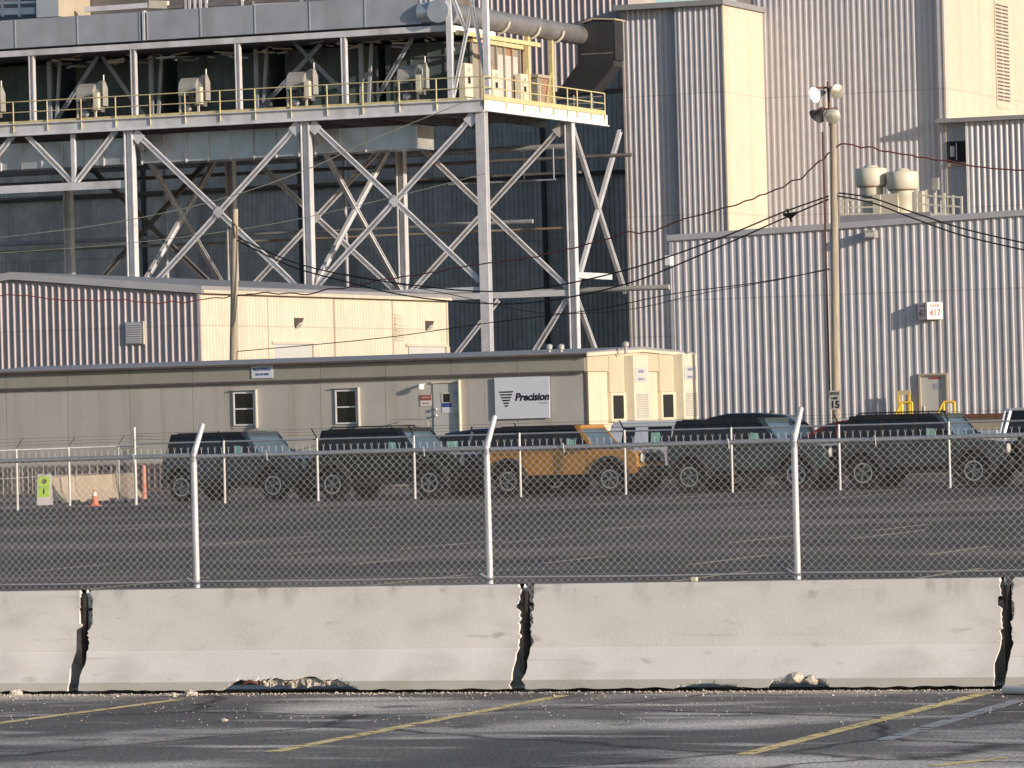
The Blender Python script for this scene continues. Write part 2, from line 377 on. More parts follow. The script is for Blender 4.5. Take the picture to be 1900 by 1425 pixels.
def strip(p, q, w0, name, m_, z=.004):
    p = Vector((p.x, p.y, 0)); q = Vector((q.x, q.y, 0)); d = (q - p).normalized(); n = Vector((-d.y, d.x, 0)) * w0 / 2
    mb = MB(); mb.quad(*[tuple(v + Vector((0, 0, z))) for v in (p - n, q - n, q + n, p + n)]); return mb
def pline(px0, py0, px1, py1, w0, name, m_):
    tag(strip(onZ(px0, py0), onZ(px1, py1), w0, name, m_).build(name, m_), kind='structure')
pline(-60, 1350, 330, 1299, .12, 'painted_line', 'line')
pline(505, 1396, 1045, 1291, .12, 'painted_line', 'line')
pline(1380, 1401, 1830, 1286, .12, 'painted_line', 'line')
pline(1640, 1374, 1890, 1300, .13, 'painted_line', 'line_grey')
pline(1730, 1422, 1870, 1406, .10, 'painted_line', 'line')
# far lot: lines in the direction of the near ones, in two rows
a_, b_ = onZ(1385, 1400), onZ(1825, 1286); dl = (b_ - a_).normalized(); print('line dir', dl)
mb = MB()
def seg(px, py, ln, w0=.11):
    p = onZ(px, py); q = p + dl * ln; n = Vector((-dl.y, dl.x, 0)).normalized() * w0 / 2
    mb.quad(*[tuple(v + Vector((0, 0, .004))) for v in (p - n, q - n, q + n, p + n)])
for px, py, ln in ((120, 1098, 5), (640, 1092, 5), (1180, 1088, 5), (1640, 1083, 5), (60, 1060, 3), (380, 1012, 5.5), (510, 1030, 2), (650, 1048, 2.5), (735, 1020, 3),
                   (830, 1012, 3), (930, 1008, 4), (1010, 1045, 3), (1280, 1048, 4), (1580, 1000, 5), (1720, 1030, 4), (1620, 985, 4), (200, 985, 6), (560, 990, 5),
                   (1100, 985, 6), (1350, 1008, 5), (30, 960, 7), (440, 960, 7), (900, 955, 7), (1340, 945, 7), (1700, 938, 8), (1490, 930, 10), (1110, 935, 10), (690, 945, 9), (1240, 925, 9), (1560, 917, 9)):
    seg(px, py, ln)
tag(mb.build('faded_parking_lines', 'line_far'), kind='structure')

def barrier_mat():
    mt = mat('worn_barrier_concrete', (.74, .70, .66), .85, var=.05, vscale=1.1, bump=.10, bscale=50, dirt=(.46, .43, .39), dirt_amt=.45, dirt_scale=2.6, dirt_stretch=(.7, 1, 1.6))
    nt = mt.node_tree; N = nt.nodes; L = nt.links; b = N['Principled BSDF']; src = b.inputs['Base Color'].links[0].from_socket
    tc = N.new('ShaderNodeTexCoord'); sx = N.new('ShaderNodeSeparateXYZ'); L.new(tc.outputs['Object'], sx.inputs[0])
    oi = N.new('ShaderNodeObjectInfo')
    def noise_(sc, st, det=6):
        mp = N.new('ShaderNodeMapping'); mp.inputs['Scale'].default_value = st; L.new(tc.outputs['Object'], mp.inputs['Vector'])
        n = N.new('ShaderNodeTexNoise'); n.noise_dimensions = '4D'; n.inputs['Scale'].default_value = sc; n.inputs['Detail'].default_value = det; L.new(mp.outputs[0], n.inputs['Vector']); L.new(oi.outputs['Random'], n.inputs['W'])
        return n.outputs['Fac']
    def rng(s_, a, b_, lo, hi):
        r = N.new('ShaderNodeMapRange'); r.inputs['From Min'].default_value = a; r.inputs['From Max'].default_value = b_; r.inputs['To Min'].default_value = lo; r.inputs['To Max'].default_value = hi; L.new(s_, r.inputs['Value']); return r.outputs[0]
    def mul(a, b_):
        n = N.new('ShaderNodeMath'); n.operation = 'MULTIPLY'; L.new(a, n.inputs[0]); L.new(b_, n.inputs[1]); return n.outputs[0]
    def over(f, A, col):
        m_ = N.new('ShaderNodeMix'); m_.data_type = 'RGBA'; L.new(f, m_.inputs['Factor']); L.new(A, m_.inputs['A']); m_.inputs['B'].default_value = (*col, 1); return m_.outputs['Result']
    c = over(mul(rng(sx.outputs[2], .60, .80, 0, 1), rng(noise_(5, (1.2, 1, .5), 8), .52, .68, 0, .6)), src, (.33, .31, .28))      # grime hanging from the top edge
    c = over(rng(noise_(7, (.5, 1, 1.4), 9), .63, .72, 0, .6), c, (.36, .33, .30))                                               # scuffs
    c = over(rng(noise_(3, (.16, 1, 5), 4), .66, .70, 0, .35), c, (.42, .39, .36))
    c = over(rng(sx.outputs[2], .100, .088, 0, .55), c, (.40, .39, .33))                                                         # darker grey-green lip
    v = N.new('ShaderNodeTexVoronoi'); v.inputs['Scale'].default_value = 9; L.new(tc.outputs['Object'], v.inputs['Vector'])
    c = over(rng(v.outputs['Distance'], .055, .03, 0, .7), c, (.22, .20, .18))                                                   # air holes
    c = over(mul(rng(sx.outputs[2], .35, .1, 0, 1), rng(noise_(2.2, (1, 1, 1), 6), .55, .7, 0, .35)), c, (.55, .44, .30))
    L.new(c, b.inputs['Base Color']); return mt
M['concrete'] = barrier_mat()
# ------------------------------------------------------------------ concrete barriers in front
def barrier(x0, x1, Y, spalls, seed, name, label, top=.81, ends=(0, 0), m_='concrete', grp='concrete barriers along the car park edge'):
    t = thing(name, label, 'concrete barrier', ((x0 + x1) / 2, Y, 0), grp)
    prof = [(0, .035), (0, .06), (0, .095)] + [(.20 * k / 5, .095 + .235 * k / 5) for k in range(1, 6)] + [(.20 + .045 * k / 30, .33 + (top - .33) * k / 30) for k in range(1, 31)]
    zt = top; prof += [(.27, zt + .006), (.38, zt + .006)]
    nx = 170; mb = MB(); vs = []; NP = len(prof)
    cav = [0] * (nx + 1)
    for i in range(nx + 1):
        u = i / nx; x = x0 + (x1 - x0) * u
        sp = 0
        for (c, hw, hh) in spalls:
            dd = abs(x - c) / hw
            if dd < 1: sp = max(sp, hh * (1 - dd ** 4) * (.92 + .35 * noise.noise(Vector((x * 7, seed, 3))) + .18 * noise.noise(Vector((x * 31, seed, 3)))))
        sp = min(sp, .136)
        cav[i] = sp
        for j, (dy, z) in enumerate(prof):
            p = Vector((x, Y + dy, z))
            e = min(x - x0, x1 - x)
            zz = z
            if j == 0: zz = .03 + .012 * noise.noise(Vector((x * 9, seed, 0)))
            zz = max(zz, sp * (1 if j < 6 else 0))
            if j < 6 and sp > z: p.y = Y + max(0, sp - .095) * .85 + .006
            p.z = zz
            p.y += .004 * noise.noise(Vector((x * 3, z * 6, seed)))
            if z < sp + .06 and sp > 0 and j < 8:                  # rough broken edge
                k_ = .0
                p.y += k_ * (.6 + noise.noise(Vector((x * 25, z * 25, seed))))
            if i in (0, nx):
                sgn = 1 if i == 0 else -1; fn_ = ends[0] if i == 0 else ends[1]
                mag = 0
                if fn_:
                    for (za, ia), (zb2, ib) in zip(fn_, fn_[1:]):
                        if za <= z <= zb2: mag = ia + (ib - ia) * (z - za) / (zb2 - za)
                p.x += sgn * (mag + .014 * noise.noise(Vector((z * 22, seed, i))) + .022 * noise.noise(Vector((z * 80, seed, i))))
            vs.append(p)
    for i in range(nx):
        for j in range(NP - 1):
            a = i * NP + j; mb.add([], [])
            mb.f.append((a, a + NP, a + NP + 1, a + 1)); mb.sm.append(False)
    mb.v = [tuple(v) for v in vs]
    # mirrored rear face
    n0 = len(mb.v); Yc = Y + .325
    mb.v += [(v[0], 2 * Yc - v[1], v[2] if k % NP > 5 else prof[k % NP][1]) for k, v in enumerate(list(mb.v))]
    mb.f += [tuple(reversed([q + n0 for q in f])) for f in list(mb.f)]; mb.sm += [False] * (len(mb.f) - len(mb.sm))
    for i in range(nx):
        a = i * NP + NP - 1; mb.f.append((a, a + NP, a + NP + n0, a + n0)); mb.sm.append(False)
    for i in (0, nx):
        l = [i * NP + j for j in range(NP)]; r = [k + n0 for k in reversed(l)]; loop = l + r; sg = 1 if i == 0 else -1; Lc = len(loop)
        n1 = len(mb.v); ring = []
        for k in loop:
            v = mb.v[k]; ring.append((v[0], v[1] + (.028 if v[1] < Yc else -.028), v[2] - (.03 if v[2] > top - .02 else 0)))
        deep = [(v[0] + sg * (.13 + .03 * noise.noise(Vector((v[2] * 12, v[1] * 12, seed)))), v[1], v[2]) for v in ring]
        mb.v += ring + deep
        for k in range(Lc):
            k2 = (k + 1) % Lc; mb.f.append((loop[k], loop[k2], n1 + k2, n1 + k)); mb.f.append((n1 + k, n1 + k2, n1 + Lc + k2, n1 + Lc + k)); mb.sm += [False, False]
        mb.f.append(tuple(n1 + Lc + k for k in range(Lc))); mb.sm.append(False)
    mb.build('barrier_body', m_, t)
    # rough broken faces in the cavities
    for (c, hw, hh) in spalls:
        rb = MB(); n_ = 130; rows = 7; vs = []
        xs0 = c - hw * (.42 if hw > .5 else .95); xs1 = c + hw * .97
        for i in range(n_ + 1):
            x = xs0 + (xs1 - xs0) * i / n_; dd = abs(x - c) / hw
            hi = -.004 + hh * (1 - dd ** 4) * (.92 + .35 * noise.noise(Vector((x * 7, seed, 3))) + .18 * noise.noise(Vector((x * 31, seed, 3)))) + .016
            lo = min(hi - .01, .062 + .03 * noise.noise(Vector((x * 11, seed, 8))))
            for j in range(rows):
                q = j / (rows - 1); zz = lo + (hi - lo) * q
                n1 = noise.noise(Vector((x * 30, zz * 30, seed + 5))) + .5 * noise.noise(Vector((x * 70, zz * 70, seed)))
                hi = min(hi, .135); yf = max(0, (zz - .092)) * 1.0 + (.02 if q > .75 else 0)
                vs.append((x, Y + yf + .012 + .03 * (1 - q) + .022 * n1, zz + .006 * n1))
        rb.v = vs
        for i in range(n_):
            for j in range(rows - 1):
                a = i * rows + j; rb.f.append((a, a + rows, a + rows + 1, a + 1)); rb.sm.append(False)
        rb.build('broken_edge', 'broken', t)
    return t
def bx(px): return onY(px, 1200, YB + .21).x
bl = [(-700, 147, 'concrete barrier at the far left with chipped right end'),
      (167, 964, 'concrete barrier with a long broken gap along its foot'),
      (986, 1858, 'concrete barrier with rubble showing under its right half'),
      (1878, 2700, 'concrete barrier cut off at the right edge')]
sp = [[], [(bx(555), .62, .128)], [(bx(1325), .30, .055), (bx(1495), .26, .10)], []]
en = [(None, [(0, .02), (.1, .0), (.16, .0), (.2, .035), (.33, .05), (.36, .085), (.48, .085), (.50, .03), (.535, -.03), (.55, -.01), (.56, .0), (.9, .0)]),
      ([(0, .0), (.15, .0), (.2, -.01), (.5, -.012), (.54, .02), (.57, .055), (.62, .03), (.9, .0)], [(0, .01), (.2, .0), (.3, .02), (.4, .0), (.62, .0), (.63, .035), (.66, .035), (.67, .0), (.78, .0), (.82, .02)]),
      ([(0, .02), (.2, .0), (.4, .01), (.6, .0), (.63, .05), (.66, .05), (.67, .01), (.75, .02), (.82, .03)], [(0, .0), (.15, .01), (.25, .03), (.28, .0), (.6, .0), (.62, .05), (.67, .05), (.68, 0), (.82, .015)]),
      ([(0, .0), (.25, .01), (.5, .0), (.56, .03), (.63, .03), (.64, .0), (.82, .02)], None)]
bl_y = [0, 0, .0, 0]
for i, (a, b_, lab) in enumerate(bl):
    x0, x1 = bx(a), bx(b_)
    if i == 0: x0 = x1 - 3.66
    if i == 3: x1 = x0 + 3.66
    barrier(x0, x1, YB + bl_y[i], sp[i], i * 3.3 + 1, 'concrete_barrier', lab, ends=en[i])
# connection loops between barriers
for px in (152, 973, 1868):
    x = bx(px); z = .66
    t = thing('barrier_hook', {152: 'rusty steel loop bridging the leftmost barrier gap', 973: 'rusty steel loop bridging the middle barrier gap', 1868: 'rusty steel loop bridging the rightmost barrier gap'}[px], 'steel loop', (x, YB + .3, 0), 'steel loops between barriers')
    MB().tube([(x - .07, YB + .31, z), (x - .02, YB + .25, z), (x + .02, YB + .25, z), (x + .07, YB + .31, z)], .012).build('loop', 'pin', t)
    MB().tube([(x, YB + .27, .12), (x, YB + .27, .76)], .03).build('pin', 'pin', t)
# loose things at the foot
t = MB(); x = bx(487)
t.tube([(x - .08, YB + .0, .07), (x - .02, YB - .01, .10), (x + .05, YB, .08)], .014, 6)
tag(t.build('bent_rebar', 'rusty'), 'rusty bent reinforcing bar poking out of the broken barrier foot', 'rebar')
def rock(c, r, seed, name='concrete_chunk', m_='broken', sq=.6):
    bm = bmesh.new(); bmesh.ops.create_icosphere(bm, subdivisions=2, radius=r)
    for v in bm.verts:
        k = 1 + .5 * noise.noise(v.co * (1.6 / r) + Vector((seed, 0, 0))); v.co = Vector((v.co.x * k * 1.3, v.co.y * k, v.co.z * k * sq))
    me = bpy.data.meshes.new(name); bm.to_mesh(me); bm.free(); me.materials.append(M[m_]); o = bpy.data.objects.new(name, me); COL.objects.link(o); o.location = c; return o
p = onZ(350, 1292); tag(rock((p.x, p.y + .03, .02), .045, 1), 'largest pale concrete chunk left of the broken barrier foot', 'rubble', 'loose concrete chunks')
p = onZ(322, 1293); tag(rock((p.x, p.y, .015), .035, 2), 'small pale concrete chunk near the first yellow line end', 'rubble', 'loose concrete chunks')
p = onZ(29, 1290); tag(rock((p.x, p.y, .02), .05, 3), 'pale concrete chunk under the far left barrier', 'rubble', 'loose concrete chunks')
p = onZ(415, 1339); tag(rock((p.x, p.y, .01), .022, 4), 'small white stone alone on the asphalt below the broken barrier', 'stone', 'loose concrete chunks')
for k, (px, hw) in enumerate(((1466, .042), (1490, .058), (1520, .046), (1388, .03))):
    x = bx(px); tag(rock((x, YB + .035, .085 + .01 * (k == 1) - .03 * (k == 3)), hw, 10 + k, sq=.8), ['left lump of rubble bulging under the right barrier', 'tallest lump of rubble bulging under the right barrier', 'right lump of rubble bulging under the right barrier', 'low lump of rubble beside the dark gap under the right barrier'][k], 'rubble', 'loose concrete chunks')
x, z = xz(1288, 1071, YB + .3)
tag(MB().box(x - .022, x + .022, YB + .28, YB + .33, .816, .85).build('concrete_block', 'cream', bevel=.004), 'tiny pale block sitting on top of the right middle barrier', 'block')
p = onZ(1868, 1288); q = onZ(1960, 1290)
tag(MB().tube([(p.x, p.y - .05, .035), (q.x, q.y - .05, .035)], .034, 12).build('plastic_pipe', 'sign_pink'), 'pale pink pipe lying on the asphalt at the right edge', 'pipe')
# gravel: nobody could count it
mb = MB(); rnd = random.Random(3)
def peb(x, y, r):
    vs = [(x + r * rnd.uniform(.6, 1.2) * dx, y + r * rnd.uniform(.6, 1.2) * dy, max(.0, r * dz * .8 + r * .3)) for dx, dy, dz in ((1, 0, 0), (-1, .2, 0), (0, 1, 0), (.1, -1, 0), (0, 0, 1))]
    mb.add(vs, [(0, 2, 4), (2, 1, 4), (1, 3, 4), (3, 0, 4)])
xa, xb = onZ(-20, 1290).x, onZ(1920, 1290).x
for _ in range(1500):
    x = rnd.uniform(xa, xb); y = YB - abs(rnd.gauss(.02, .12)); peb(x, y, rnd.uniform(.004, .012))
for _ in range(600):
    x = rnd.uniform(xa, xb + 1); y = YB - rnd.uniform(.1, 4); peb(x, y, rnd.uniform(.003, .010))
for _ in range(40):
    x = rnd.uniform(xa, xb); y = YB - abs(rnd.gauss(.1, .4)); peb(x, y, rnd.uniform(.012, .022))
tag(mb.build('gravel', 'broken'), 'scatter of pale gravel and concrete crumbs on the asphalt by the barriers', 'gravel', kind='stuff')
# ------------------------------------------------------------------ chain link fences
def mesh_wires(mb, P, length, z0, z1, pitch=.072, r=.0022, sides=3, twist=True):
    """P(a) -> (x,y) along the run; zigzag wires, each one turning with its neighbour"""
    n = int(length / pitch); dz = pitch / 2; rows = int((z1 - z0) / dz)
    d = Vector((P(1)[0] - P(0)[0], P(1)[1] - P(0)[1], 0)).normalized(); nn = Vector((-d.y, d.x, 0))
    for i in range(n):
        vs = []
        for k in range(rows + 1):
            a = (i + (0 if k % 2 == 0 else .55)) * pitch; x, y = P(a); c = Vector((x, y, z0 + k * dz)) + nn * (r * (1 if k % 2 else -1))
            for t in range(sides):
                th = 2 * math.pi * t / sides; vs.append(c + d * (r * 1.35 * math.cos(th)) + nn * (r * math.sin(th)))
        # second half wires: mirror so that diamonds close
        fs = [(k * sides + t, k * sides + (t + 1) % sides, (k + 1) * sides + (t + 1) % sides, (k + 1) * sides + t) for k in range(rows) for t in range(sides)]
        mb.add(vs, fs)
        vs = []
        for k in range(rows + 1):
            a = (i + 1 - (0 if k % 2 == 0 else .55)) * pitch; x, y = P(a); c = Vector((x, y, z0 + k * dz)) + nn * (r * (-1 if k % 2 else 1))
            for t in range(sides):
                th = 2 * math.pi * t / sides; vs.append(c + d * (r * 1.35 * math.cos(th)) + nn * (r * math.sin(th)))
        mb.add(vs, fs)
    return mb
# front fence
xL, xR = onY(-150, 900, YF).x, onY(2050, 900, YF).x
ft = thing('chain_link_fence', 'tall galvanised chain link fence with bent post tops right behind the concrete barriers', 'fence', (onY(950, 900, YF).x, YF, 0))
zr = (onY(640, 839, YF).z + onY(1200, 824.5, YF).z) / 2
mb = mesh_wires(MB(), lambda a: (xL + a, YF - .045), xR - xL, .06, zr + .018, r=.0014)
for i in range(int((xR - xL) / .072)):            # twisted ends standing above the rail
    x = xL + i * .072 + .036; mb.bar((x, YF - .045, zr + .02), (x, YF - .045, zr + .055), .0045); mb.bar((x, YF - .045, zr + .05), (x - .012, YF - .045, zr + .08), .003); mb.bar((x, YF - .045, zr + .05), (x + .012, YF - .045, zr + .08), .003)
mb.build('wire_mesh', 'wire', ft)
xs = [onY(px, 950, YF).x for px in (362, 906, 1477)]
dxp = (xs[2] - xs[0]) / 2
xs = [xs[0] - dxp] + xs + [xs[2] + dxp]
for x in xs:
    o = MB(); o.tube([(x, YF, 0), (x, YF, zr - .03), (x + .002, YF + .01, zr + .03), (x + .01, YF + .20, zr + .30)], [.030, .030, .029, .024], 14)
    po = o.build('fence_post', 'galv', ft)
    MB().tube([(x - .08, YF - .055, .635), (x - .03, YF - .045, .60), (x + .05, YF - .05, .575)], .011, 6).build('brace_clamp', 'rail', po)
    MB().tube([(x, YF, zr - .06), (x, YF, zr - .0)], .034, 14).build('post_collar', 'rail', po)
for k in range(len(xs) - 1):
    a, b_ = xs[k] + .04, xs[k + 1] - .04
    o = MB(); o.tube([(a, YF - .0, zr - .01), (b_, YF, zr + .005)], .0225, 12); o.tube([((a * .45 + b_ * .55), YF, zr), ((a * .45 + b_ * .55) + .10, YF, zr)], .0255, 12)
    o.build('top_rail', 'rail', ft)
    o = MB(); o.tube([(a, YF - .02, .60), ((a + b_) / 2, YF - .02, .592), (b_, YF - .02, .60)], .0075, 6); o.build('tension_rail', 'rail', ft)
    for f in (.25, .8):
        x = a + (b_ - a) * f; MB().tube([(x, YF - .06, zr + .02), (x + .004, YF - .03, zr + .035), (x + .02, YF - .052, zr - .06)], .005, 5).build('tie_wire', 'galv', ft)

# rear fence in front of the parked cars
pxs = [417, 590, 770, 966, 1161, 1359, 1559, 1763, 1965]
zrr = onY(966, 803, YR).z - .03; print('rear rail z', zrr)
t = thing('line_fence', 'lower chain link fence with black barbed arms in front of the parked cars', 'fence', (onY(950, 900, YR).x, YR, 0))
xa = onY(256, 900, YR).x; xb = onY(2000, 900, YR).x
mesh_wires(MB(), lambda a: (xa + a, YR - .03), xb - xa, .05, zrr, r=.0009).build('wire_mesh', 'wire_far', t)
MB().tube([(xa, YR, zrr), (xb, YR, zrr)], .024, 8).build('top_rail', 'rail', t)
for px in pxs + [252]:
    x = onY(px, 880, YR).x; tall = .45 if px == 252 else 0
    po = MB().tube([(x, YR - .02, 0), (x, YR - .02, zrr + .03 + tall)], .034 if not tall else .038, 10).build('fence_post', 'post_far', t)
    if not tall: MB().bar((x, YR - .02, zrr + .03), (x - .05, YR - .25, zrr + .30), .03, .02).build('barb_arm', 'black', po)
for k in range(3):
    f = (k + 1) / 3
    o = MB(); o.tube([(xa, YR - .02 - .23 * f, zrr + .03 + .26 * f), (xb, YR - .02 - .23 * f, zrr + .03 + .26 * f)], .0035, 4)
    for i in range(int((xb - xa) / .13)):
        x = xa + i * .13; o.bar((x - .008, YR - .02 - .23 * f, zrr + .015 + .26 * f), (x + .008, YR - .02 - .23 * f, zrr + .045 + .26 * f), .004)
    o.build('barbed_wire', 'cable', t)
# side fence, runs towards us on the left
p1 = onZ(222, 931); p0 = onZ(33, 946); pc = Vector((xa, YR, 0)); dd = (p0 - p1); 
t = thing('side_fence', 'chain link fence run at the left turning towards the camera with arms leaning right', 'fence', (p1.x, p1.y, 0))
sp_ = [Vector((pc.x, pc.y, 0))] + [onZ(px, py) for px, py in ((222, 931), (130, 939), (33, 947), (-64, 955))]
mb = MB(); mr = MB(); mw = MB(); bw = [MB(), MB(), MB()]
for i in range(4):
    A, B = sp_[i], sp_[i + 1]; ln = (B - A).length; dv = (B - A).normalized()
    mesh_wires(mb, lambda a: (A.x + dv.x * a, A.y + dv.y * a), ln, .05, zrr - .07, r=.0009)
    mr.tube([(A.x, A.y, zrr - .07), (B.x, B.y, zrr - .07)], .020, 8); mw.tube([(A.x, A.y, .9), (B.x, B.y, .9)], .006, 5)
    for k in range(3):
        f = (k + 1) / 3; e = Vector((.16 * f, .1 * f, zrr - .04 + .28 * f)); bw[k].tube([A + e, B + e], .0035, 4)
mb.build('wire_mesh', 'wire_far', t); mr.build('top_rail', 'post_far', t); mw.build('middle_wire', 'post_far', t)
for q in bw: q.build('barbed_wire', 'cable', t)
for p in sp_[1:]:
    po = MB().tube([(p.x, p.y, 0), (p.x, p.y, zrr - .04)], .033, 10).build('fence_post', 'post_far', t)
    MB().bar((p.x, p.y, zrr - .04), (p.x + .16, p.y + .10, zrr + .24), .028, .02).build('barb_arm', 'black', po)

# pale barriers, sign, cone and bollard at the left
XC = onZ(262, 924).x
def far_bar(px0, py0, px1, py1, label):
    A = onZ(px0, py0); B = onZ(px1, py1); d = (B - A); L_ = d.length; d.normalize(); n = Vector((d.y, -d.x, 0))
    if n.x < 0: n = -n
    mid = (A + B) / 2; t = thing('pale_barrier', label, 'concrete barrier', mid, 'pale concrete barriers behind the left fence')
    prof = [(0, 0), (0, .08), (-.18, .33), (-.23, .79), (-.28, .81), (-.40, .81), (-.45, .79), (-.50, .33), (-.68, .08), (-.68, 0)]
    mb = MB(); nn = len(prof); vs = [e + n * u + Vector((0, 0, z)) for e in (A + d * .012, B - d * .012) for u, z in prof]
    mb.add(vs, [tuple(range(nn)), tuple(reversed(range(nn, 2 * nn)))] + [(i, i + nn, (i + 1) % nn + nn, (i + 1) % nn) for i in range(nn)])
    mb.build('barrier_body', 'concrete_tan', t)
    c = A * .5 + B * .5 + n * .006; q = MB()
    for f in (-1, 1):
        e = c + d * (L_ * .30 * f); q.bar(e + Vector((0, 0, .03)) - d * .25, e + Vector((0, 0, .03)) + d * .25, .03, .07)
    q.build('lifting_slot', 'shadow', t)
far_bar(94, 934, 152, 931, 'left pale concrete barrier beside the lime sign')
far_bar(153, 931, 223, 927, 'middle pale concrete barrier behind the traffic cone')
far_bar(224, 927, 264, 923, 'right pale concrete barrier next to the orange bollard')
# folding sign
p = onZ(84, 937); s_ = FPX / (p - CP).dot(fwd); print('sign scale', s_)
t = thing('folding_sign', 'lime green folding sign with white border and a dark symbol', 'sign', (p.x, p.y, 0), rz=R(12))
def panel(y0, tilt, nm):
    q = MB(); h = .92; w_ = .20
    q.add([(-w_, y0, .0), (w_, y0, .0), (w_, y0 + tilt, h), (-w_, y0 + tilt, h), (-w_, y0 + .02, .0), (w_, y0 + .02, .0), (w_, y0 + tilt + .02, h), (-w_, y0 + tilt + .02, h)],
          [(0, 1, 2, 3), (4, 7, 6, 5), (0, 4, 5, 1), (1, 5, 6, 2), (2, 6, 7, 3), (3, 7, 4, 0)]); return q.build(nm, 'sign_pink', t, local=True)
fp = panel(-.2, .17, 'front_panel'); panel(.15, -.14, 'rear_panel')
def fpq(x0, x1, z0, z1, nm, m_, par=fp, pr=.004):
    yy = lambda z: -.2 + .17 * z / .92 - pr
    q = MB(); q.quad((x0, yy(z0), z0), (x1, yy(z0), z0), (x1, yy(z1), z1), (x0, yy(z1), z1)); return q.build(nm, m_, par, local=True)
fpq(-.165, .165, .24, .86, 'lime_face', 'lime'); fpq(-.165, .165, .53, .55, 'divider_bar', 'machine', pr=.008); fpq(-.02, .025, .33, .48, 'lower_symbol', 'ink', pr=.008)
q = MB(); cs = [(0 + .075 * math.cos(a * math.pi / 8), .70 + .075 * math.sin(a * math.pi / 8)) for a in range(16)]
q.add([(x, -.2 + .17 * z / .92 - .008, z) for x, z in cs], [tuple(range(16))]); q.build('round_symbol', 'rusty', fp, local=True)
# cone
p = onZ(176, 939)
t = thing('traffic_cone', 'small orange traffic cone with a pale collar in front of the pale barriers', 'traffic cone', (p.x, p.y, 0))
MB().box(p.x - .17, p.x + .17, p.y - .17, p.y + .17, 0, .03).build('cone_base', 'orange', t, bevel=.01)
MB().lathe([(.14, .03), (.12, .06), (.09, .2), (.055, .36), (.03, .47), (.022, .48)], (p.x, p.y, 0)).build('cone_body', 'orange', t)
MB().lathe([(.073, .285), (.045, .41)], (p.x, p.y, 0)).build('reflective_collar', 'sign_pink', t)
# bollard
p = onZ(268, 926)
t = thing('orange_bollard', 'tall faded orange bollard beside the first dark off road car', 'bollard', (p.x, p.y, 0))
MB().lathe([(.085, 0), (.085, .05), (.072, .06), (.068, 1.0), (.06, 1.04), (.03, 1.06)], (p.x, p.y, 0), n=16).build('post', 'orange_pale', t)
MB().lathe([(.071, .35), (.071, .5)], (p.x, p.y, 0), n=16).build('band', 'orange', t)
# ------------------------------------------------------------------ office trailer
def yz2(p): return p.y, p.z
XT = onY(1090, 750, YT).x
xl = onY(-60, 750, YT).x
ze = onY(1088, 655, YT).z; zf = onY(1085, 690, YT).z
DT = yz(1278, 700, XT)[0] - YT
ymid = yz(1187, 640, XT)[0]; zrid = yz(1187, 643, XT)[1]
print('trailer eave', ze, 'fascia', zf, 'depth', DT, 'ridge', zrid, 'ymid', ymid - YT)
YE = YT + DT; zb = .75
t = thing('office_trailer', 'long beige office trailer with dark windows, low roof and wide shade fascia', 'trailer', ((xl + XT) / 2, YT, 0))
mb = MB(); mb.box(xl, XT - .03, YT + .02, YE, zb, zf); pw = 1.22; x = XT - .1
k = 0
while x > xl:
    x0 = max(x - pw + .012, xl); mb.box(x0, x, YT - (.0 + .003 * (k % 2)), YT + .03, zb, zf - .0); x -= pw; k += 1
mb.build('front_wall', 'trailer', t)
mb = MB(); x = XT - .04
while x > xl:
    x0 = max(x - 2.44 + .015, xl); mb.box(x0, x, YT - .10, YT + .3, zf + .02, ze - .06); x -= 2.44
mb.box(xl, XT - .03, YT + .03, YE - .03, zf - .02, ze - .05)
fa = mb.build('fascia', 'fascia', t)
MB().box(xl, XT - .02, YT - .13, YT - .07, zf - .025, zf + .05).build('fascia_drip', 'trim_dark', t)
# end wall (faces the sun)
mb = MB(); yc = YT + DT / 2
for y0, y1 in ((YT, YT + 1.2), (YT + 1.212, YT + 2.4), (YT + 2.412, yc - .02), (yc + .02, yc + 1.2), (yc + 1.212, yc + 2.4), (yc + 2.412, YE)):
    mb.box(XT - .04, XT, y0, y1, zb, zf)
mb.build('end_wall', 'trailer_sunlit', t)
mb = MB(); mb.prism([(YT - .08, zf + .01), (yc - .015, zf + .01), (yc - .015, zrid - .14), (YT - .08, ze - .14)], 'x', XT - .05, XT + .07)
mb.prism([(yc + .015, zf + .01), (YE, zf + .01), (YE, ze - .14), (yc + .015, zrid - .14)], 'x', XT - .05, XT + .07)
mb.build('end_fascia', 'fascia_sunlit', t)
MB().box(XT - .03, XT + .05, yc - .03, yc + .03, zb, zrid - .15).build('joint_trim', 'trim_tan', t)
MB().box(XT - .08, XT + .012, YT - .02, YT + .10, zb, zf).build('corner_trim', 'trim_dark', t)
mb = MB(); e = .28
mb.prism([(YT - e, ze - .05), (YT - e, ze + .03), (yc, zrid), (YE + e, ze + .06), (YE + e, ze - .06), (yc, zrid - .13)], 'x', xl, XT + .12)
mb.build('roof', 'roof', t)
MB().box(xl, XT + .13, YT - e - .015, YT - e + .01, ze - .07, ze - .0).build('eave_edge', 'trim_dark', t)
mb = MB(); mb.prism([(YT - e, ze - .12), (yc, zrid - .19), (yc, zrid - .12 + .02), (YT - e, ze + .0)], 'x', XT + .115, XT + .16)
mb.prism([(yc, zrid - .19), (YE + e, ze - .12), (YE + e, ze), (yc, zrid - .10)], 'x', XT + .116, XT + .161)
mb.build('rake_trim', 'trailer_sunlit', t)
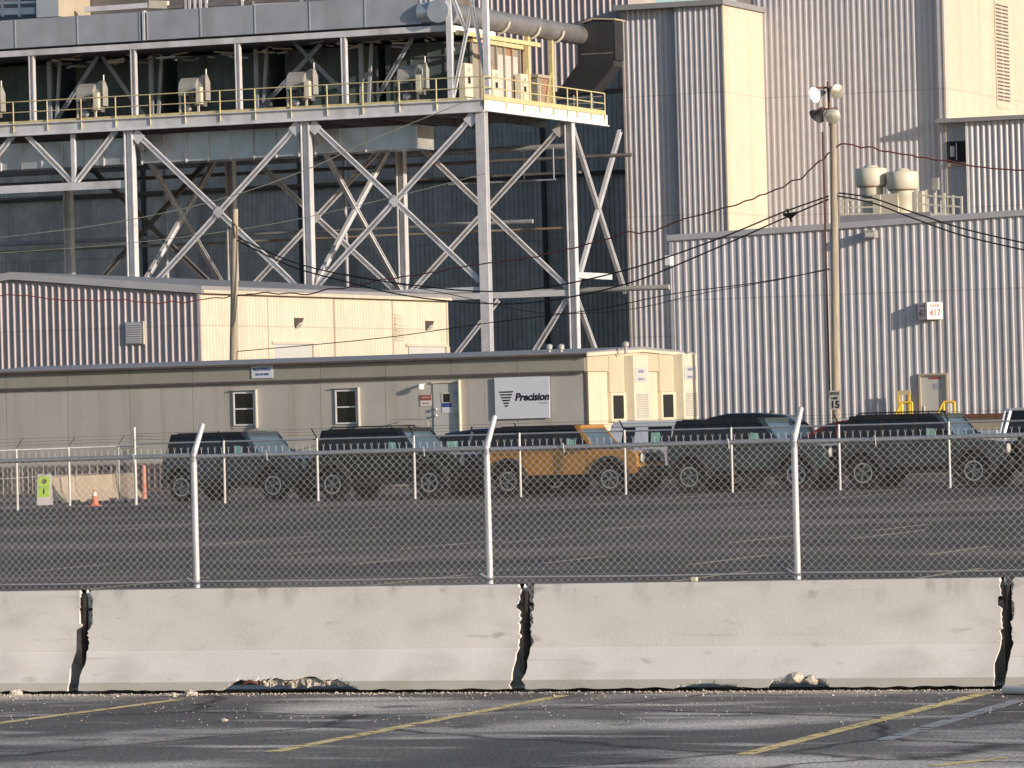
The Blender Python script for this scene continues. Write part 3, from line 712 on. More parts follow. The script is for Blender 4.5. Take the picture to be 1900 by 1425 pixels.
# skirting
mb = MB(); mb.box(xl, XT - .05, YT + .04, YE - .04, 0, zb); mb.build('skirting', 'trim_dark', t)
def twin(px0, py0, px1, py1):
    x0, z1 = xz(px0, py0, YT); x1, z0 = xz(px1, py1, YT)
    f = MB(); w_ = .05
    for a, b_, c, d in ((x0, x1, z1 - w_, z1), (x0, x1, z0, z0 + w_), (x0, x0 + w_, z0 + w_, z1 - w_), (x1 - w_, x1, z0 + w_, z1 - w_), (x0 + w_, x1 - w_, (z0 + z1) / 2 - .025, (z0 + z1) / 2 + .02)):
        f.box(a, b_, YT - .05, YT + .02, c, d)
    wd = f.build('window', 'white', t)
    MB().box(x0 + .02, x1 - .02, YT - .022, YT - .008, z0 + .02, z1 - .02).build('pane', 'glass', wd)
    r = MB(); r.box(x1 + .07, x1 + .11, YT - .16, YT, z0 - .1, z1 + .08); r.box(x0 - .05, x1 + .07, YT - .10, YT, z1 + .05, z1 + .08)
    r.box(x0 - .05, x1 + .07, YT - .03, YT, z0 - .10, z0 - .06)
    r.build('window_surround', 'trailer', wd)
twin(433, 728, 474, 789); twin(622, 724, 664, 786)
# door
x0, z1 = xz(804, 713, YT); x1, _ = xz(850, 713, YT); z0 = z1 - 2.03
f = MB(); f.box(x0, x1, YT - .03, YT + .01, z0, z1); dr = f.build('door', 'door_grey', t)
f = MB(); f.box(x1 + .06, x1 + .10, YT - .16, YT, z0, z1 + .12); f.box(x0 - .06, x1 + .06, YT - .07, YT, z1 + .03, z1 + .09); f.build('door_frame', 'cream', dr)
wx0, wz1 = xz(822, 731, YT); wx1, wz0 = xz(836, 746, YT)
f = MB(); f.box(wx0 - .04, wx1 + .03, YT - .045, YT - .028, wz0 - .04, wz1 + .04); f.build('window_trim', 'cream', dr)
MB().box(wx0 + .03, wx1, YT - .052, YT - .04, wz0, wz1).build('door_pane', 'glass', dr)
wx0, wz1 = xz(821, 748, YT); wx1, wz0 = xz(839, 755, YT)
MB().box(wx0, wx1, YT - .042, YT - .029, wz0 - .2, wz1).build('door_notice', 'sign_white', dr); MB().box(wx0, wx1, YT - .046, YT - .041, wz0, wz1).build('notice_header', 'sign_blue', dr)
for py in (759, 771):
    hx, hz = xz(811, py, YT); MB().lathe([(.03, 0), (.03, -.05), (.045, -.06), (.045, -.09), (.02, -.1)], (hx, YT - .03, hz), axis='y', n=10).build('handle', 'galv', dr)
for py in (728, 770):
    hx, hz = xz(847, py, YT); MB().box(hx - .06, hx + .06, YT - .06, YT - .028, hz - .07, hz + .07).build('hinge', 'machine', dr)
# landing + rail
lx0, lz = xz(758, 778, YT); lx1, _ = xz(824, 777, YT)
s_ = thing('entrance_steps', 'small landing with a grey handrail in front of the trailer door', 'steps', ((lx0 + lx1) / 2, YT - .8, 0))
MB().box(lx0, lx1 + .8, YT - 1.4, YT - .1, z0 - .14, z0 - .05).build('landing', 'trim_dark', s_)
f = MB(); y = YT - 1.4
f.tube([(lx0, y, .2), (lx0, y, lz), (lx1 - .1, y, lz), (lx1, y, lz - .12), (lx1, y, z0 - .06)], .022, 8); f.tube([(lx0, y, lz - .5), (lx1, y, lz - .5)], .018, 8)
f.tube([(lx0, y, lz), (lx0, YT - .12, lz)], .02, 8); f.build('handrail', 'machine', s_)
for i in range(3): MB().box(lx0 - .3 * (i + 1), lx0 - .3 * i, YT - 1.35, YT - .2, 0, z0 - .05 - .2 * (i + 1)).build('step', 'trim_dark', s_)
# banner
x0, z1 = xz(919, 701, YT); x1, z0 = xz(1022, 775, YT)
b_ = thing('company_sign', 'large white company sign with black striped triangle and lettering on the trailer wall', 'sign', ((x0 + x1) / 2, YT, z0))
MB().box(x0, x1, YT - .09, YT - .05, z0, z1).build('sign_board', 'sign_white', b_)
q = MB(); hx = x0 + .36; w0 = .50
for i in range(6):
    zt = z1 - .47 - i * .095; f0 = 1 - i * .155
    cx = hx + .06; q.prism([(cx - w0 * f0 / 2 - .0, zt - .05), (cx + w0 * f0 / 2 - .02, zt - .05), (cx + w0 * f0 / 2 + .02, zt), (cx - w0 * f0 / 2 - .02, zt)], 'y', YT - .095, YT - .0895)
q.build('triangle_logo', 'ink', b_)
text('company_name', 'Precision', .36, ((x0 + .72 + x1) / 2, YT - .092, z1 - .69), (1, 0, 0), (0, 0, 1), 'ink', b_, shear=.25, bold=.013, sx=.93)
text('small_lettering', 'GROUP', .07, (x1 - .22, YT - .092, z1 - .9), (1, 0, 0), (0, 0, 1), 'machine', b_, sx=1.2)
x0, z1 = xz(467, 678, YT - .1); x1, z0 = xz(507, 701, YT - .1)
b_ = thing('dealer_sign', 'small pale blue sign with two blue text lines on the trailer fascia', 'sign', ((x0 + x1) / 2, YT - .1, z0))
MB().box(x0, x1, YT - .13, YT - .108, z0, z1).build('sign_board', 'sign_white', b_)
text('sign_name', 'McDONALD', .145, ((x0 + x1) / 2, YT - .132, z1 - .14), (1, 0, 0), (0, 0, 1), 'sign_blue', b_, bold=.006, sx=.86)
text('phone_number', '502 555 5802', .10, ((x0 + x1) / 2, YT - .132, z0 + .13), (1, 0, 0), (0, 0, 1), 'sign_blue', b_, bold=.003, sx=.92)
x0, z1 = xz(780, 733, YT); x1, z0 = xz(801, 753, YT)
b_ = thing('notice_sign', 'small red and white notice on the wall left of the trailer door', 'sign', ((x0 + x1) / 2, YT, z0))
MB().box(x0, x1, YT - .02, YT - .005, z0, z1).build('sign_board', 'sign_pink', b_); MB().box(x0, x1, YT - .025, YT - .019, (z0 + z1) / 2, z1).build('red_header', 'sign_red', b_)
text('notice_text', 'NOTICE', .08, ((x0 + x1) / 2, YT - .027, z1 - .09), (1, 0, 0), (0, 0, 1), 'sign_white', b_)
text('notice_lines', 'KEEP OUT', .06, ((x0 + x1) / 2, YT - .021, z0 + .09), (1, 0, 0), (0, 0, 1), 'ink', b_)
x, z = xz(787, 716, YT)
b_ = thing('door_lamp', 'lit wall lamp at the upper left of the trailer door', 'wall lamp', (x, YT, z))
MB().bar((x + .03, YT, z + .06), (x + .02, YT - .22, z + .05), .07, .07).build('lamp_arm', 'machine', b_)
MB().lathe([(.03, -.11), (.07, -.09), (.085, -.02), (.07, .04), (.03, .06)], (x, YT - .24, z), n=14).build('lamp_globe', 'bulb_lit', b_)
# wall units on the end
def unit(pa, pb, pyt, pyb, label):
    ya = yz(pa, 700, XT)[0]; yb_ = yz(pb, 700, XT)[0]; zt = yz(pa, pyt, XT)[1]; zb_ = yz(pa, pyb, XT)[1]
    u = thing('air_conditioner', label, 'air conditioner', (XT + .2, (ya + yb_) / 2, zb_), 'tall air conditioners on the trailer end')
    ym = ya + (yb_ - ya) * .50; hd = zt - zb_
    MB().box(XT + .001, XT + .10, ya, ym - .01, zb_ + 1.0, zt).build('side_panel', 'fascia_sunlit', u)
    MB().box(XT + .001, XT + .14, ya, ym, zb_, zb_ + .99).build('lower_frame', 'trailer_sunlit', u)
    MB().box(XT + .135, XT + .155, ya + .18, ym - .28, zb_ + .1, zb_ + .90).build('louvre', 'shadow', u)
    MB().box(XT + .001, XT + .45, ym + .0, yb_, zb_, zt).build('cabinet', 'cream', u, bevel=.02)
    g = MB()
    for i in range(14): g.box(XT + .452, XT + .462, ym + .18, yb_ - .1, zb_ + .12 + i * .06, zb_ + .155 + i * .06)
    g.build('grille', 'machine', u)
    MB().box(XT + .452, XT + .465, ym + .1, yb_ - .2, zt - .92, zt - .42).build('label_plate', 'door_grey', u)
    text('label_name', 'BARD', .14, (XT + .467, (ym + yb_) / 2 - .05, zt - .55), (0, 1, 0), (0, 0, 1), 'sign_blue', u, sx=1.5)
    text('label_line', 'SERVICE', .11, (XT + .467, (ym + yb_) / 2 - .05, zt - .82), (0, 1, 0), (0, 0, 1), 'sign_blue', u, sx=1.6)
unit(1126, 1181, 660, 783, 'tall cream air conditioner on the trailer end nearest its front corner')
unit(1219, 1272, 657, 780, 'tall cream air conditioner on the trailer end nearest the big hall')
for px, lab in ((1019, 'left roof vent of the close pair on the trailer roof'), (1041, 'right roof vent of the close pair on the trailer roof'), (1161, 'roof vent above the trailer gable end')):
    p = onY(px, 645 if px < 1100 else 640, YT + (1.2 if px < 1100 else 2.5)); zz = p.z
    v = thing('roof_vent', lab, 'roof vent', (p.x, p.y, zz - .3), 'small roof vents on the trailer')
    MB().lathe([(.06, -.3), (.06, 0)], (p.x, p.y, zz), n=12).build('vent_pipe', 'machine', v); MB().lathe([(.11, -.06), (.12, .08), (.05, .12)], (p.x, p.y, zz), n=12).build('vent_cap', 'machine', v)

# slatted screen in front of the trailer skirting at the left
YS = YT - 3
xa_, xb_ = onY(-40, 880, YS).x, onY(345, 880, YS).x
t = thing('slatted_screen', 'low brown slatted screen in front of the trailer foot at the left', 'fence', ((xa_ + xb_) / 2, YS, 0))
zt = onY(150, 862, YS).z
MB().box(xa_, xb_, YS + .03, YS + .06, .02, zt).build('screen_panel', 'fence_slat', t)
mb = MB(); rnd = random.Random(5); x = xa_; mb2 = MB()
while x < xb_:
    (mb if rnd.random() < .5 else mb2).box(x, x + .035, YS - .01 + .005 * rnd.random(), YS + .028, .05 + rnd.random() * .1, zt - rnd.random() * .12 + .05)
    x += rnd.choice((.12, .17, .22, .3))
mb.build('pale_slats', 'slat_pale', t); mb2.build('dark_slats', 'steel_dark', t)
MB().box(xa_, xb_, YS - .02, YS + .0, zt - .05, zt - .01).build('screen_rail', 'slat_pale', t)

# ------------------------------------------------------------------ ribbed shed behind the trailer
XA = onY(370, 600, YA).x
xr_, zr_ = xz(25, 512, YA); _, ze_ = xz(372, 535, YA); xw = XA - 2 * (XA - xr_)
ya2 = yz(829, 600, XA)[0]
print('shed eave', ze_, 'ridge', zr_, 'len', ya2 - YA)
t = thing('ribbed_shed', 'low shed with mauve ribbed front and sunlit cream side behind the trailer', 'shed', ((xw + XA) / 2, YA, 0))
slope = (zr_ - ze_) / (XA - xr_)
mb = corr(MB(), 'x', YA, xr_ - 14, XA, 0, lambda a: zr_ - abs(a - xr_) * slope - .05, pitch=.305, d=.062, flat=.62, rib=.12)
mb.build('front_wall', 'siding_mauve', t)
zq = ze_
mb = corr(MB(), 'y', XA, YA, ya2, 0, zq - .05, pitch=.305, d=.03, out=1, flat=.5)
mb.build('side_wall', 'siding_sunlit', t)
mb = MB(); mb.box(xr_ - 14, XA - .06, YA + .06, ya2, 0, zq - .35); mb.build('inner_wall', 'shadow', t)
mb = MB(); e = .25
mb.prism([(XA + e, zq - .05 - .0), (XA + e, zq + .1), (xr_, zr_ + .17), (xr_ - 14.5, zr_ + .17 - 14.5 * slope), (xr_ - 14.5, zr_ - 14.5 * slope), (xr_, zr_ - .0)], 'y', YA - .15, ya2 + .1)
mb.build('roof', 'roof', t)
mb = MB(); mb.prism([(XA + e, zq - .22), (XA + e, zq + .08), (xr_, zr_ + .15), (xr_ - 14, zr_ + .15 - 14 * slope), (xr_ - 14, zr_ - .15 - 14 * slope), (xr_, zr_ - .15)], 'y', YA - .2, YA - .152); mb.build('rake_trim', 'trim', t)
mb = MB(); mb.box(XA + .04, XA + e + .04, YA - .1, ya2, zq - .2, zq - .06); mb.build('eave_trim', 'siding_sunlit', t)
MB().box(XA - .06, XA + .06, YA - .06, YA + .07, 0, zq - .2).build('corner_trim', 'siding_mauve', t)
MB().box(XA - .02, XA + .06, ya2 - .1, ya2 + .05, 0, zq - .2).build('far_corner_trim', 'siding_sunlit', t)
for px in (496, 620, 728):
    y = yz(px, 600, XA)[0]; MB().box(XA + .0, XA + .035, y - .06, y + .06, 0, zq - .2).build('downpipe', 'trim_tan', t)
for a, b_, c in ((508, 577, 635), (757, 824, 640)):
    y0, z1 = yz(a, c + 3, XA); y1 = yz(b_, c, XA)[0]
    f = MB(); f.box(XA + .03, XA + .04, y0, y1, 0, z1); d_ = f.build('roller_door', 'door_grey', t)
    f = MB(); f.box(XA - .0, XA + .10, y0 - .3, y1 + .35, z1, z1 + .12); f.box(XA, XA + .1, y1 + .05, y1 + .45, 0, z1); f.build('door_surround', 'siding_sunlit', d_)
x0, z1 = xz(234, 598, YA); x1, z0 = xz(268, 638, YA)
f = MB(); f.box(x0, x1, YA - .12, YA, z0, z1); lv = f.build('wall_louvre', 'siding_blue', t)
f = MB(); n_ = 9
for i in range(n_): z = z0 + .05 + (z1 - z0 - .1) * i / n_; f.prism([(YA - .16, z), (YA - .121, z + .05), (YA - .121, z + .07), (YA - .16, z + .02)], 'x', x0 + .04, x1 - .04)
f.build('louvre_blades', 'trim', lv); MB().box(x1 - .0, x1 + .05, YA - .14, YA, z0 - .02, z1 + .02).build('louvre_side', 'cream', lv)
y0, z1 = yz(731, 580, XA); y1, z0 = yz(748, 632, XA)
f = MB(); 
for i in range(9): z = z0 + (z1 - z0) * i / 9; f.box(XA + .03, XA + .05 + .02 * (i % 2), y0, y1, z, z + (z1 - z0) / 9 * .6)
f.build('side_louvre', 'siding_sunlit', t)
for px, py, lab in ((548, 597, 'left brown wall lamp on the sunlit shed side'), (791, 602, 'right brown wall lamp on the sunlit shed side')):
    y, z = yz(px, py, XA)
    b_ = thing('wall_lamp', lab, 'wall lamp', (XA + .03, y, z), 'brown wall lamps on the shed')
    MB().prism([(XA + .03, z - .2), (XA + .18, z - .15), (XA + .32, z + .15), (XA + .03, z + .17)], 'y', y - .2, y + .2).build('lamp_body', 'trim_dark', b_)
    MB().prism([(XA + .10, z - .22), (XA + .28, z - .05), (XA + .27, z - .1), (XA + .12, z - .26)], 'y', y - .16, y + .16).build('lamp_lens', 'lamp_glass', b_)

# ------------------------------------------------------------------ big ribbed hall at the right
XH = onY(1249, 600, YH).x
p0_ = xz(1247, 446, YH); p1_ = xz(1900, 399, YH); ft_ = line(p0_, p1_)
xhr = onY(2100, 600, YH).x
print('hall top', p0_, p1_)
t = thing('ribbed_hall', 'large grey ribbed metal hall with a white door and a pale 417 sign', 'building', ((XH + xhr) / 2, YH, 0))
corr(MB(), 'x', YH, XH, xhr, .5, ft_, pitch=.305, d=.034, flat=.50, rib=.2).build('front_wall', 'siding', t)
ps = p1_[0] + 0
mb = MB(); mb.prism([(XH, .0), (xhr, 0), (xhr, ft_(xhr) - .1), (XH, ft_(XH) - .1)], 'y', YH + .05, YH + 22); mb.build('inner_wall', 'siding_dark', t)
mb = MB(); mb.prism([(XH - .12, ft_(XH) - .02), (xhr, ft_(xhr) - .02), (xhr, ft_(xhr) + .20), (XH - .12, ft_(XH) + .20)], 'y', YH - .12, YH + .1); mb.build('eave_trim', 'trim', t)
mb = MB(); mb.prism([(XH - .1, ft_(XH) - .05), (xhr, ft_(xhr) - .05), (xhr, ft_(xhr) + .16), (XH - .1, ft_(XH) + .16)], 'y', YH + .12, YH + 22.2); mb.build('roof', 'roof', t)
MB().box(XH - .06, XH + .08, YH - .06, YH + .3, 0, ft_(XH) - .05).build('corner_trim', 'trim', t)
MB().box(XH, xhr, YH - .25, YH + .04, 0, .5).build('base_curb', 'dock', t)
# door + landing rails
x0, z1 = xz(1709, 697, YH); x1, _ = xz(1756, 697, YH); z0 = max(z1 - 2.3, .5)
f = MB(); f.box(x0, x1, YH - .035, YH + .0, z0, z1); d_ = f.build('door', 'door_grey', t)
f = MB(); f.box(x0 - .07, x0, YH - .13, YH, z0, z1 + .07); f.box(x1, x1 + .07, YH - .13, YH, z0, z1 + .07); f.box(x0, x1, YH - .13, YH, z1, z1 + .07); f.build('door_frame', 'trim_tan', d_)
MB().box(x0 + .3, x1 - .2, YH - .045, YH - .034, z1 - .14, z1 - .07).build('door_notice', 'sign_red', d_)
MB().box(x0 + .48, x1 - .18, YH - .045, YH - .034, z1 - .5, z1 - .3).build('door_poster', 'siding_blue', d_)
MB().tube([(x0 + .12, YH - .07, z0 + .95), (x0 + .12, YH - .07, z0 + 1.2)], .02, 6).build('handle', 'galv', d_)
def railset(pxs_, py_top, Yr, name, label, plates=False):
    xs_ = [xz(px, py_top, Yr)[0] for px in pxs_]; zt = xz(pxs_[0], py_top, Yr)[1]
    r = thing(name, label, 'railing', (xs_[0], Yr, 0), 'yellow rails beside the hall door')
    f = MB()
    for x in xs_: f.tube([(x, Yr, 0), (x, Yr, zt)], .045, 8)
    f.tube([(xs_[0], Yr, zt), (xs_[-1], Yr, zt)], .045, 8); f.tube([(xs_[0], Yr, zt - .55), (xs_[-1], Yr, zt - .55)], .024, 8)
    f.tube([(xs_[0], Yr, zt), (xs_[0] - .55, Yr - .1, zt - 1.0), (xs_[0] - .55, Yr - .1, 0)], .045, 8)
    f.build('rail', 'safety', r); return r, xs_, zt
railset([1673, 1692], 747, YH - 1.3, 'yellow_railing', 'short yellow stair railing left of the hall door')
railset([1751, 1771], 746, YH - 1.3, 'yellow_railing', 'short yellow stair railing right of the hall door')
x0_, z1_ = xz(1669, 725, YH - .1); x1_, z0_ = xz(1694, 732, YH - .1)
r = thing('yellow_gate_frame', 'yellow beam on two posts against the hall left of its door', 'safety frame', (x0_, YH - .4, 0))
f = MB(); f.box(x0_, x1_, YH - .42, YH - .36, z0_, z1_); f.build('beam', 'yellow', r)
for x in (x0_ + .06, x1_ - .06): MB().box(x - .04, x + .04, YH - .42, YH - .34, 0, z0_).build('post', 'safety', r)
# dock
x0, z1 = xz(1776, 772, YH - 3); x1, z0 = xz(2050, 790, YH - 3)
r = thing('loading_dock', 'low tan loading dock with a brown top edge at the right of the hall', 'loading dock', (x0, YH - 2, 0))
MB().box(x0, x1, YH - 3, YH - .3, 0, z1 - .12).build('dock_body', 'dock', r); MB().box(x0 - .05, x1, YH - 3.06, YH - .3, z1 - .11, z1 + .06).build('dock_edge', 'rusty', r)
# 417 sign: a box with two faces
ax_, z1 = xz(1703, 562, YH); bx_ = xz(1745, 562, YH)[0]; z0 = z1 - .62; ap = (ax_ + .50, YH - .50)
bx_ = ax_ + .95
b_ = thing('number_sign', 'pale V shaped sign reading 417 in red twice, sticking out of the hall', 'sign', (ap[0], YH, z0))
MB().prism([(ax_, YH - .045), ap, (bx_, YH - .045)], 'z', z0, z1).build('sign_box', 'sign_pink', b_)
dL = Vector((ap[0] - ax_, ap[1] - YH + .045, 0)); dR = Vector((bx_ - ap[0], YH - .045 - ap[1], 0))
nL = Vector((dL.y, -dL.x, 0)).normalized() * .006; nR = Vector((dR.y, -dR.x, 0)).normalized() * .006
mL = Vector((ax_, YH - .045, 0)) + dL * .5 + nL; mR = Vector((*ap, 0)) + dR * .5 + nR
text('front_number', '417', .36, (mL.x, mL.y, z0 + .22), dL, (0, 0, 1), 'sign_red', b_, bold=.006, sx=.85)
text('side_number', '417', .36, (mR.x, mR.y, z0 + .22), dR, (0, 0, 1), 'sign_red', b_, bold=.006, sx=.85)
text('front_caption', 'DOOR', .13, (mL.x, mL.y, z1 - .13), dL, (0, 0, 1), 'orange_pale', b_, bold=.003)
text('side_caption', 'DOOR', .13, (mR.x, mR.y, z1 - .13), dR, (0, 0, 1), 'orange_pale', b_, bold=.003)
# wall light
x, z = xz(1621, 436, YH)
b_ = thing('hall_floodlight', 'box wall light under the hall eave right of the light pole', 'wall lamp', (x, YH, z))
MB().box(x - .2, x + .2, YH - .55, YH - .05, z - .12, z + .16).build('lamp_box', 'machine', b_, bevel=.02); MB().box(x - .15, x + .15, YH - .57, YH - .551, z - .08, z + .08).build('lamp_lens', 'lamp_glass', b_)
x, z = xz(1243, 482, YH - .2)
b_ = thing('corner_box', 'small white box on the upper left corner of the hall', 'electrical box', (x, YH, z))
MB().box(x - .12, x + .1, YH - .45, YH - .08, z - .22, z + .16).build('box', 'white', b_, bevel=.015); MB().tube([(x, YH - .15, z - .2), (x, YH - .15, z - 1.5)], .03, 8).build('conduit', 'trim', b_)
# roof fans
Yfan = YH + 7
for k, (px, lab) in enumerate(((1616, 'left mushroom exhaust fan on the hall roof'), (1674, 'right mushroom exhaust fan on the hall roof'))):
    dy = 8 * k
    tp = onY(px, 314 + k * 6, Yfan); s_ = FPX / (tp - CP).dot(fwd); z2 = tp.z; u = 1 / s_
    bt = onY(px, 398, Yfan).z
    fn = thing('exhaust_fan', lab, 'exhaust fan', (tp.x, Yfan, bt), 'mushroom exhaust fans on the hall roof')
    MB().lathe([(17 * u, bt - .5 - z2), (17 * u, -50 * u), (22 * u, -46 * u), (22 * u, -30 * u)], (tp.x, Yfan, z2), n=28).build('stack', 'cream', fn)
    MB().lathe([(26 * u, -32 * u), (29.5 * u, -29 * u), (29.5 * u, 0), (27 * u, 1.5 * u), (14 * u, 3 * u), (13 * u, 6 * u), (3 * u, 8 * u)], (tp.x, Yfan, z2), n=32).build('cap', 'cream', fn)
    MB().lathe([(26.5 * u, -33.5 * u), (28 * u, -32 * u)], (tp.x, Yfan, z2), n=32).build('rim_band', 'rust', fn)
# roof railing and curb
def P_(px, py, Y): return onY(px, py, Y)
r = thing('roof_platform', 'pale railed equipment frame on the hall roof around the exhaust fans', 'roof platform', tuple(onY(1600, 402, YH + 5)))
f = MB(); Yr1 = YH + 4
a = onY(1560, 404, Yr1); b_ = onY(1800, 396, Yr1)
f.box(a.x, b_.x - 1.5, Yr1 - .1, Yr1 + 8, min(a.z, b_.z) - .3, min(a.z, b_.z) + .12); f.build('curb', 'roof', r)
f = MB(); za = a.z
for px, top in ((1563, 372), (1572, 366), (1632, 362), (1700, 350), (1718, 352), (1734, 358), (1752, 358), (1768, 362), (1784, 364)):
    p = onY(px, top, Yr1); f.bar((p.x, Yr1, za - .2), (p.x, Yr1, p.z), .07)
for pa, pb in (((1560, 372), (1632, 370)), ((1560, 385), (1632, 384)), ((1700, 378), (1784, 384)), ((1696, 362), (1784, 366))):
    f.bar(onY(*pa, Yr1), onY(*pb, Yr1), .06)
f.bar(onY(1560, 398, Yr1), onY(1700, 398, Yr1), .09); f.bar(onY(1700, 396, Yr1), onY(1760, 403, Yr1), .14); f.build('rails', 'cream', r)
f = MB(); p = onY(1705, 380, Yr1 + 1); f.box(p.x - .2, p.x + .2, Yr1 + .8, Yr1 + 1.2, p.z - .5, p.z + .5); f.build('equipment_box', 'siding_sunlit', r); f = MB(); p = onY(1650, 378, Yr1 + 3); f.box(p.x - .5, p.x + .5, Yr1 + 2.5, Yr1 + 3.2, p.z - .5, p.z + .35); f.build('equipment_box', 'siding_sunlit', r)
f = MB()
for px, top in ((1736, 332), (1712, 372), (1722, 368), (1745, 372)):
    p = onY(px, top, Yr1 + 1.5); f.tube([(p.x, Yr1 + 1.5, za - .2), (p.x, Yr1 + 1.5, p.z)], .035, 6)
p = onY(1736, 340, Yr1 + 1.5); f.box(p.x - .12, p.x + .12, Yr1 + 1.4, Yr1 + 1.6, p.z - .25, p.z + .2)
f.build('vent_pipes', 'machine', r)

# ------------------------------------------------------------------ towers
Yb = YTA; Ya = YTA + .36
XB0 = onY(1256, 200, Yb).x; XB1 = onY(1345, 200, Yb).x; XA0 = onY(1160, 200, Ya).x
ztop = onY(1250, 14, Yb).z
ydp = yz(1420, 200, XB1)[0]; print('tower', XB0, XB1, 'step depth', ydp - Yb)
t = thing('stair_tower', 'tall grey ribbed tower with a sunlit cream side at the centre right', 'tower', ((XA0 + XB1) / 2, Yb, 0))
corr(MB(), 'x', Ya, XA0, XB0 + .05, 0, ztop, pitch=.305, d=.038, flat=.45).build('recessed_wall', 'siding', t)
corr(MB(), 'x', Yb, XB0, XB1, 0, ztop, pitch=.305, d=.033, flat=.5).build('front_wall', 'siding', t)
corr(MB(), 'y', XB1, Yb, ydp, 0, ztop, pitch=.305, d=.03, out=1, flat=.55).build('side_wall', 'siding_sunlit', t)
f = MB(); f.box(XA0, XB0, Ya + .06, ydp + 18, 0, ztop - .05); f.box(XB0 - .02, XB1 - .06, Yb + .05, ydp + 1, 0, ztop - .04); f.build('inner_wall', 'siding_dark', t)
f = MB(); f.box(XA0 - .25, XB1 + .18, Yb - .35, ydp + 2, ztop, ztop + .28); f.build('coping', 'roof', t)
MB().box(XA0 - .05, XA0 + .05, Ya - .1, Ya + .2, 0, ztop).build('corner_trim', 'siding_dark', t)
MB().box(XB1 - .02, XB1 + .06, Yb - .08, Yb + .08, 0, ztop).build('sunlit_corner_trim', 'siding_sunlit', t)
# boiler house: tall wall behind, sunlit gable at the right
YBH = ydp
XG = onY(1752, 100, YBH - .4).x
t = thing('boiler_house', 'tallest grey ribbed building with a sunlit louvred end at the upper right', 'building', (XG - 8, YBH, 0))
corr(MB(), 'x', YBH, XB1 - .5, XG, 0, 34, pitch=.335, d=.038, flat=.42, rib=.22).build('front_wall', 'siding', t)
f = MB(); f.box(XB1 - 1.5, XG - .08, YBH + .06, YBH + 40, 0, 34); f.build('inner_wall', 'siding_dark', t)
zg = yz(1756, 216, XG)[1]
corr(MB(), 'y', XG, YBH - .4, YBH + 30, 0, 34, pitch=.305, d=.012, out=1, flat=.5).build('end_wall', 'siding_sunlit', t)
MB().box(XG - .35, XG + .03, YBH - .42, YBH + .02, 0, 34).build('corner_column', 'siding', t)
MB().box(XG - .05, XG + .05, YBH - .46, YBH - .3, 0, 34).build('corner_trim', 'siding_sunlit', t)
y0, z1 = yz(1845, 3, XG); y1, z0 = yz(1873, 190, XG)
f = MB(); f.box(XG + .01, XG + .05, y0 - .15, y1 + .15, z0 - .4, z1 + .3); lv = f.build('louvre_frame', 'siding_sunlit', t)
f = MB(); n_ = 27
for i in range(n_):
    z = z0 + (z1 - z0) * i / n_
    for a, b_ in ((y0, (y0 + y1) / 2 - .05), ((y0 + y1) / 2 + .05, y1)): f.box(XG + .051, XG + .054, a, b_, z, z + (z1 - z0) / n_ * .45)
f.build('louvre_slots', 'trim_dark', lv)
# lower building in front of its end
YL = YBH - .45
x0 = onY(1750, 230, YL).x; zt0 = onY(1752, 229, YL).z; x1 = onY(2100, 220, YL).x
xs_ = onY(1799, 300, YL).x
t = thing('annex_building', 'grey ribbed annex with a dark window below the sunlit louvred wall', 'building', (x0, YL, 0))
corr(MB(), 'x', YL - .3, xs_, x1, 0, zt0, pitch=.32, d=.05, flat=.45).build('front_wall', 'siding', t)
corr(MB(), 'x', YL, x0, xs_, 0, zt0, pitch=.6, d=.03, flat=.8).build('recessed_wall', 'siding_blue', t)  # blue-grey sheet carries the shade of this recess in its colour
f = MB(); f.box(x0, x1, YL + .05, YL + 25, 0, zt0 - .05); f.box(xs_ + .02, x1, YL - .24, YL + .1, 0, zt0 - .04); f.build('inner_wall', 'siding_dark', t)
f = MB(); f.box(x0 - .25, x1, YL - .65, YL + 24.6, zt0, zt0 + .22); f.build('roof', 'roof', t)
MB().box(xs_ - .08, xs_ + .04, YL - .36, YL, 0, zt0).build('corner_trim', 'white', t)
wx0, wz1 = xz(1757, 263, YL); wx1, wz0 = xz(1796, 300, YL)
f = MB(); f.box(wx0, wx1, YL - .06, YL - .035, wz0, wz1); wn_ = f.build('window', 'shadow', t)
f = MB(); f.box(wx0 + .5, wx0 + .56, YL - .08, YL - .061, wz0 + .1, wz1 - .1); f.box(wx0 + .2, wx0 + .42, YL - .08, YL - .061, wz0 + .3, wz1 - .25); f.build('window_frame', 'trim', wn_)
MB().box(wx0, wx1, YL - .08, YL - .061, wz0 - .25, wz0 - .02).build('sill', 'rust', wn_)
# sunlit wall of the boiler house high up at the centre
YU = YTA + 1.2
xu0 = onY(905, 40, YU).x; xu1 = XA0 + .1
zu0 = onY(1000, 172, YU).z
t = thing('upper_factory_wall', 'high mauve ribbed wall above the silver pipe', 'building', ((xu0 + xu1) / 2, YU, zu0))
corr(MB(), 'x', YU, xu0 - 1.5, xu1, zu0, 36, pitch=.36, d=.065, flat=.6, rib=.13).build('front_wall', 'siding_mauve', t)
MB().box(xu0 - 1.5, xu1, YU + .06, YU + 4, zu0 + .01, 36).build('inner_wall', 'siding_dark', t)
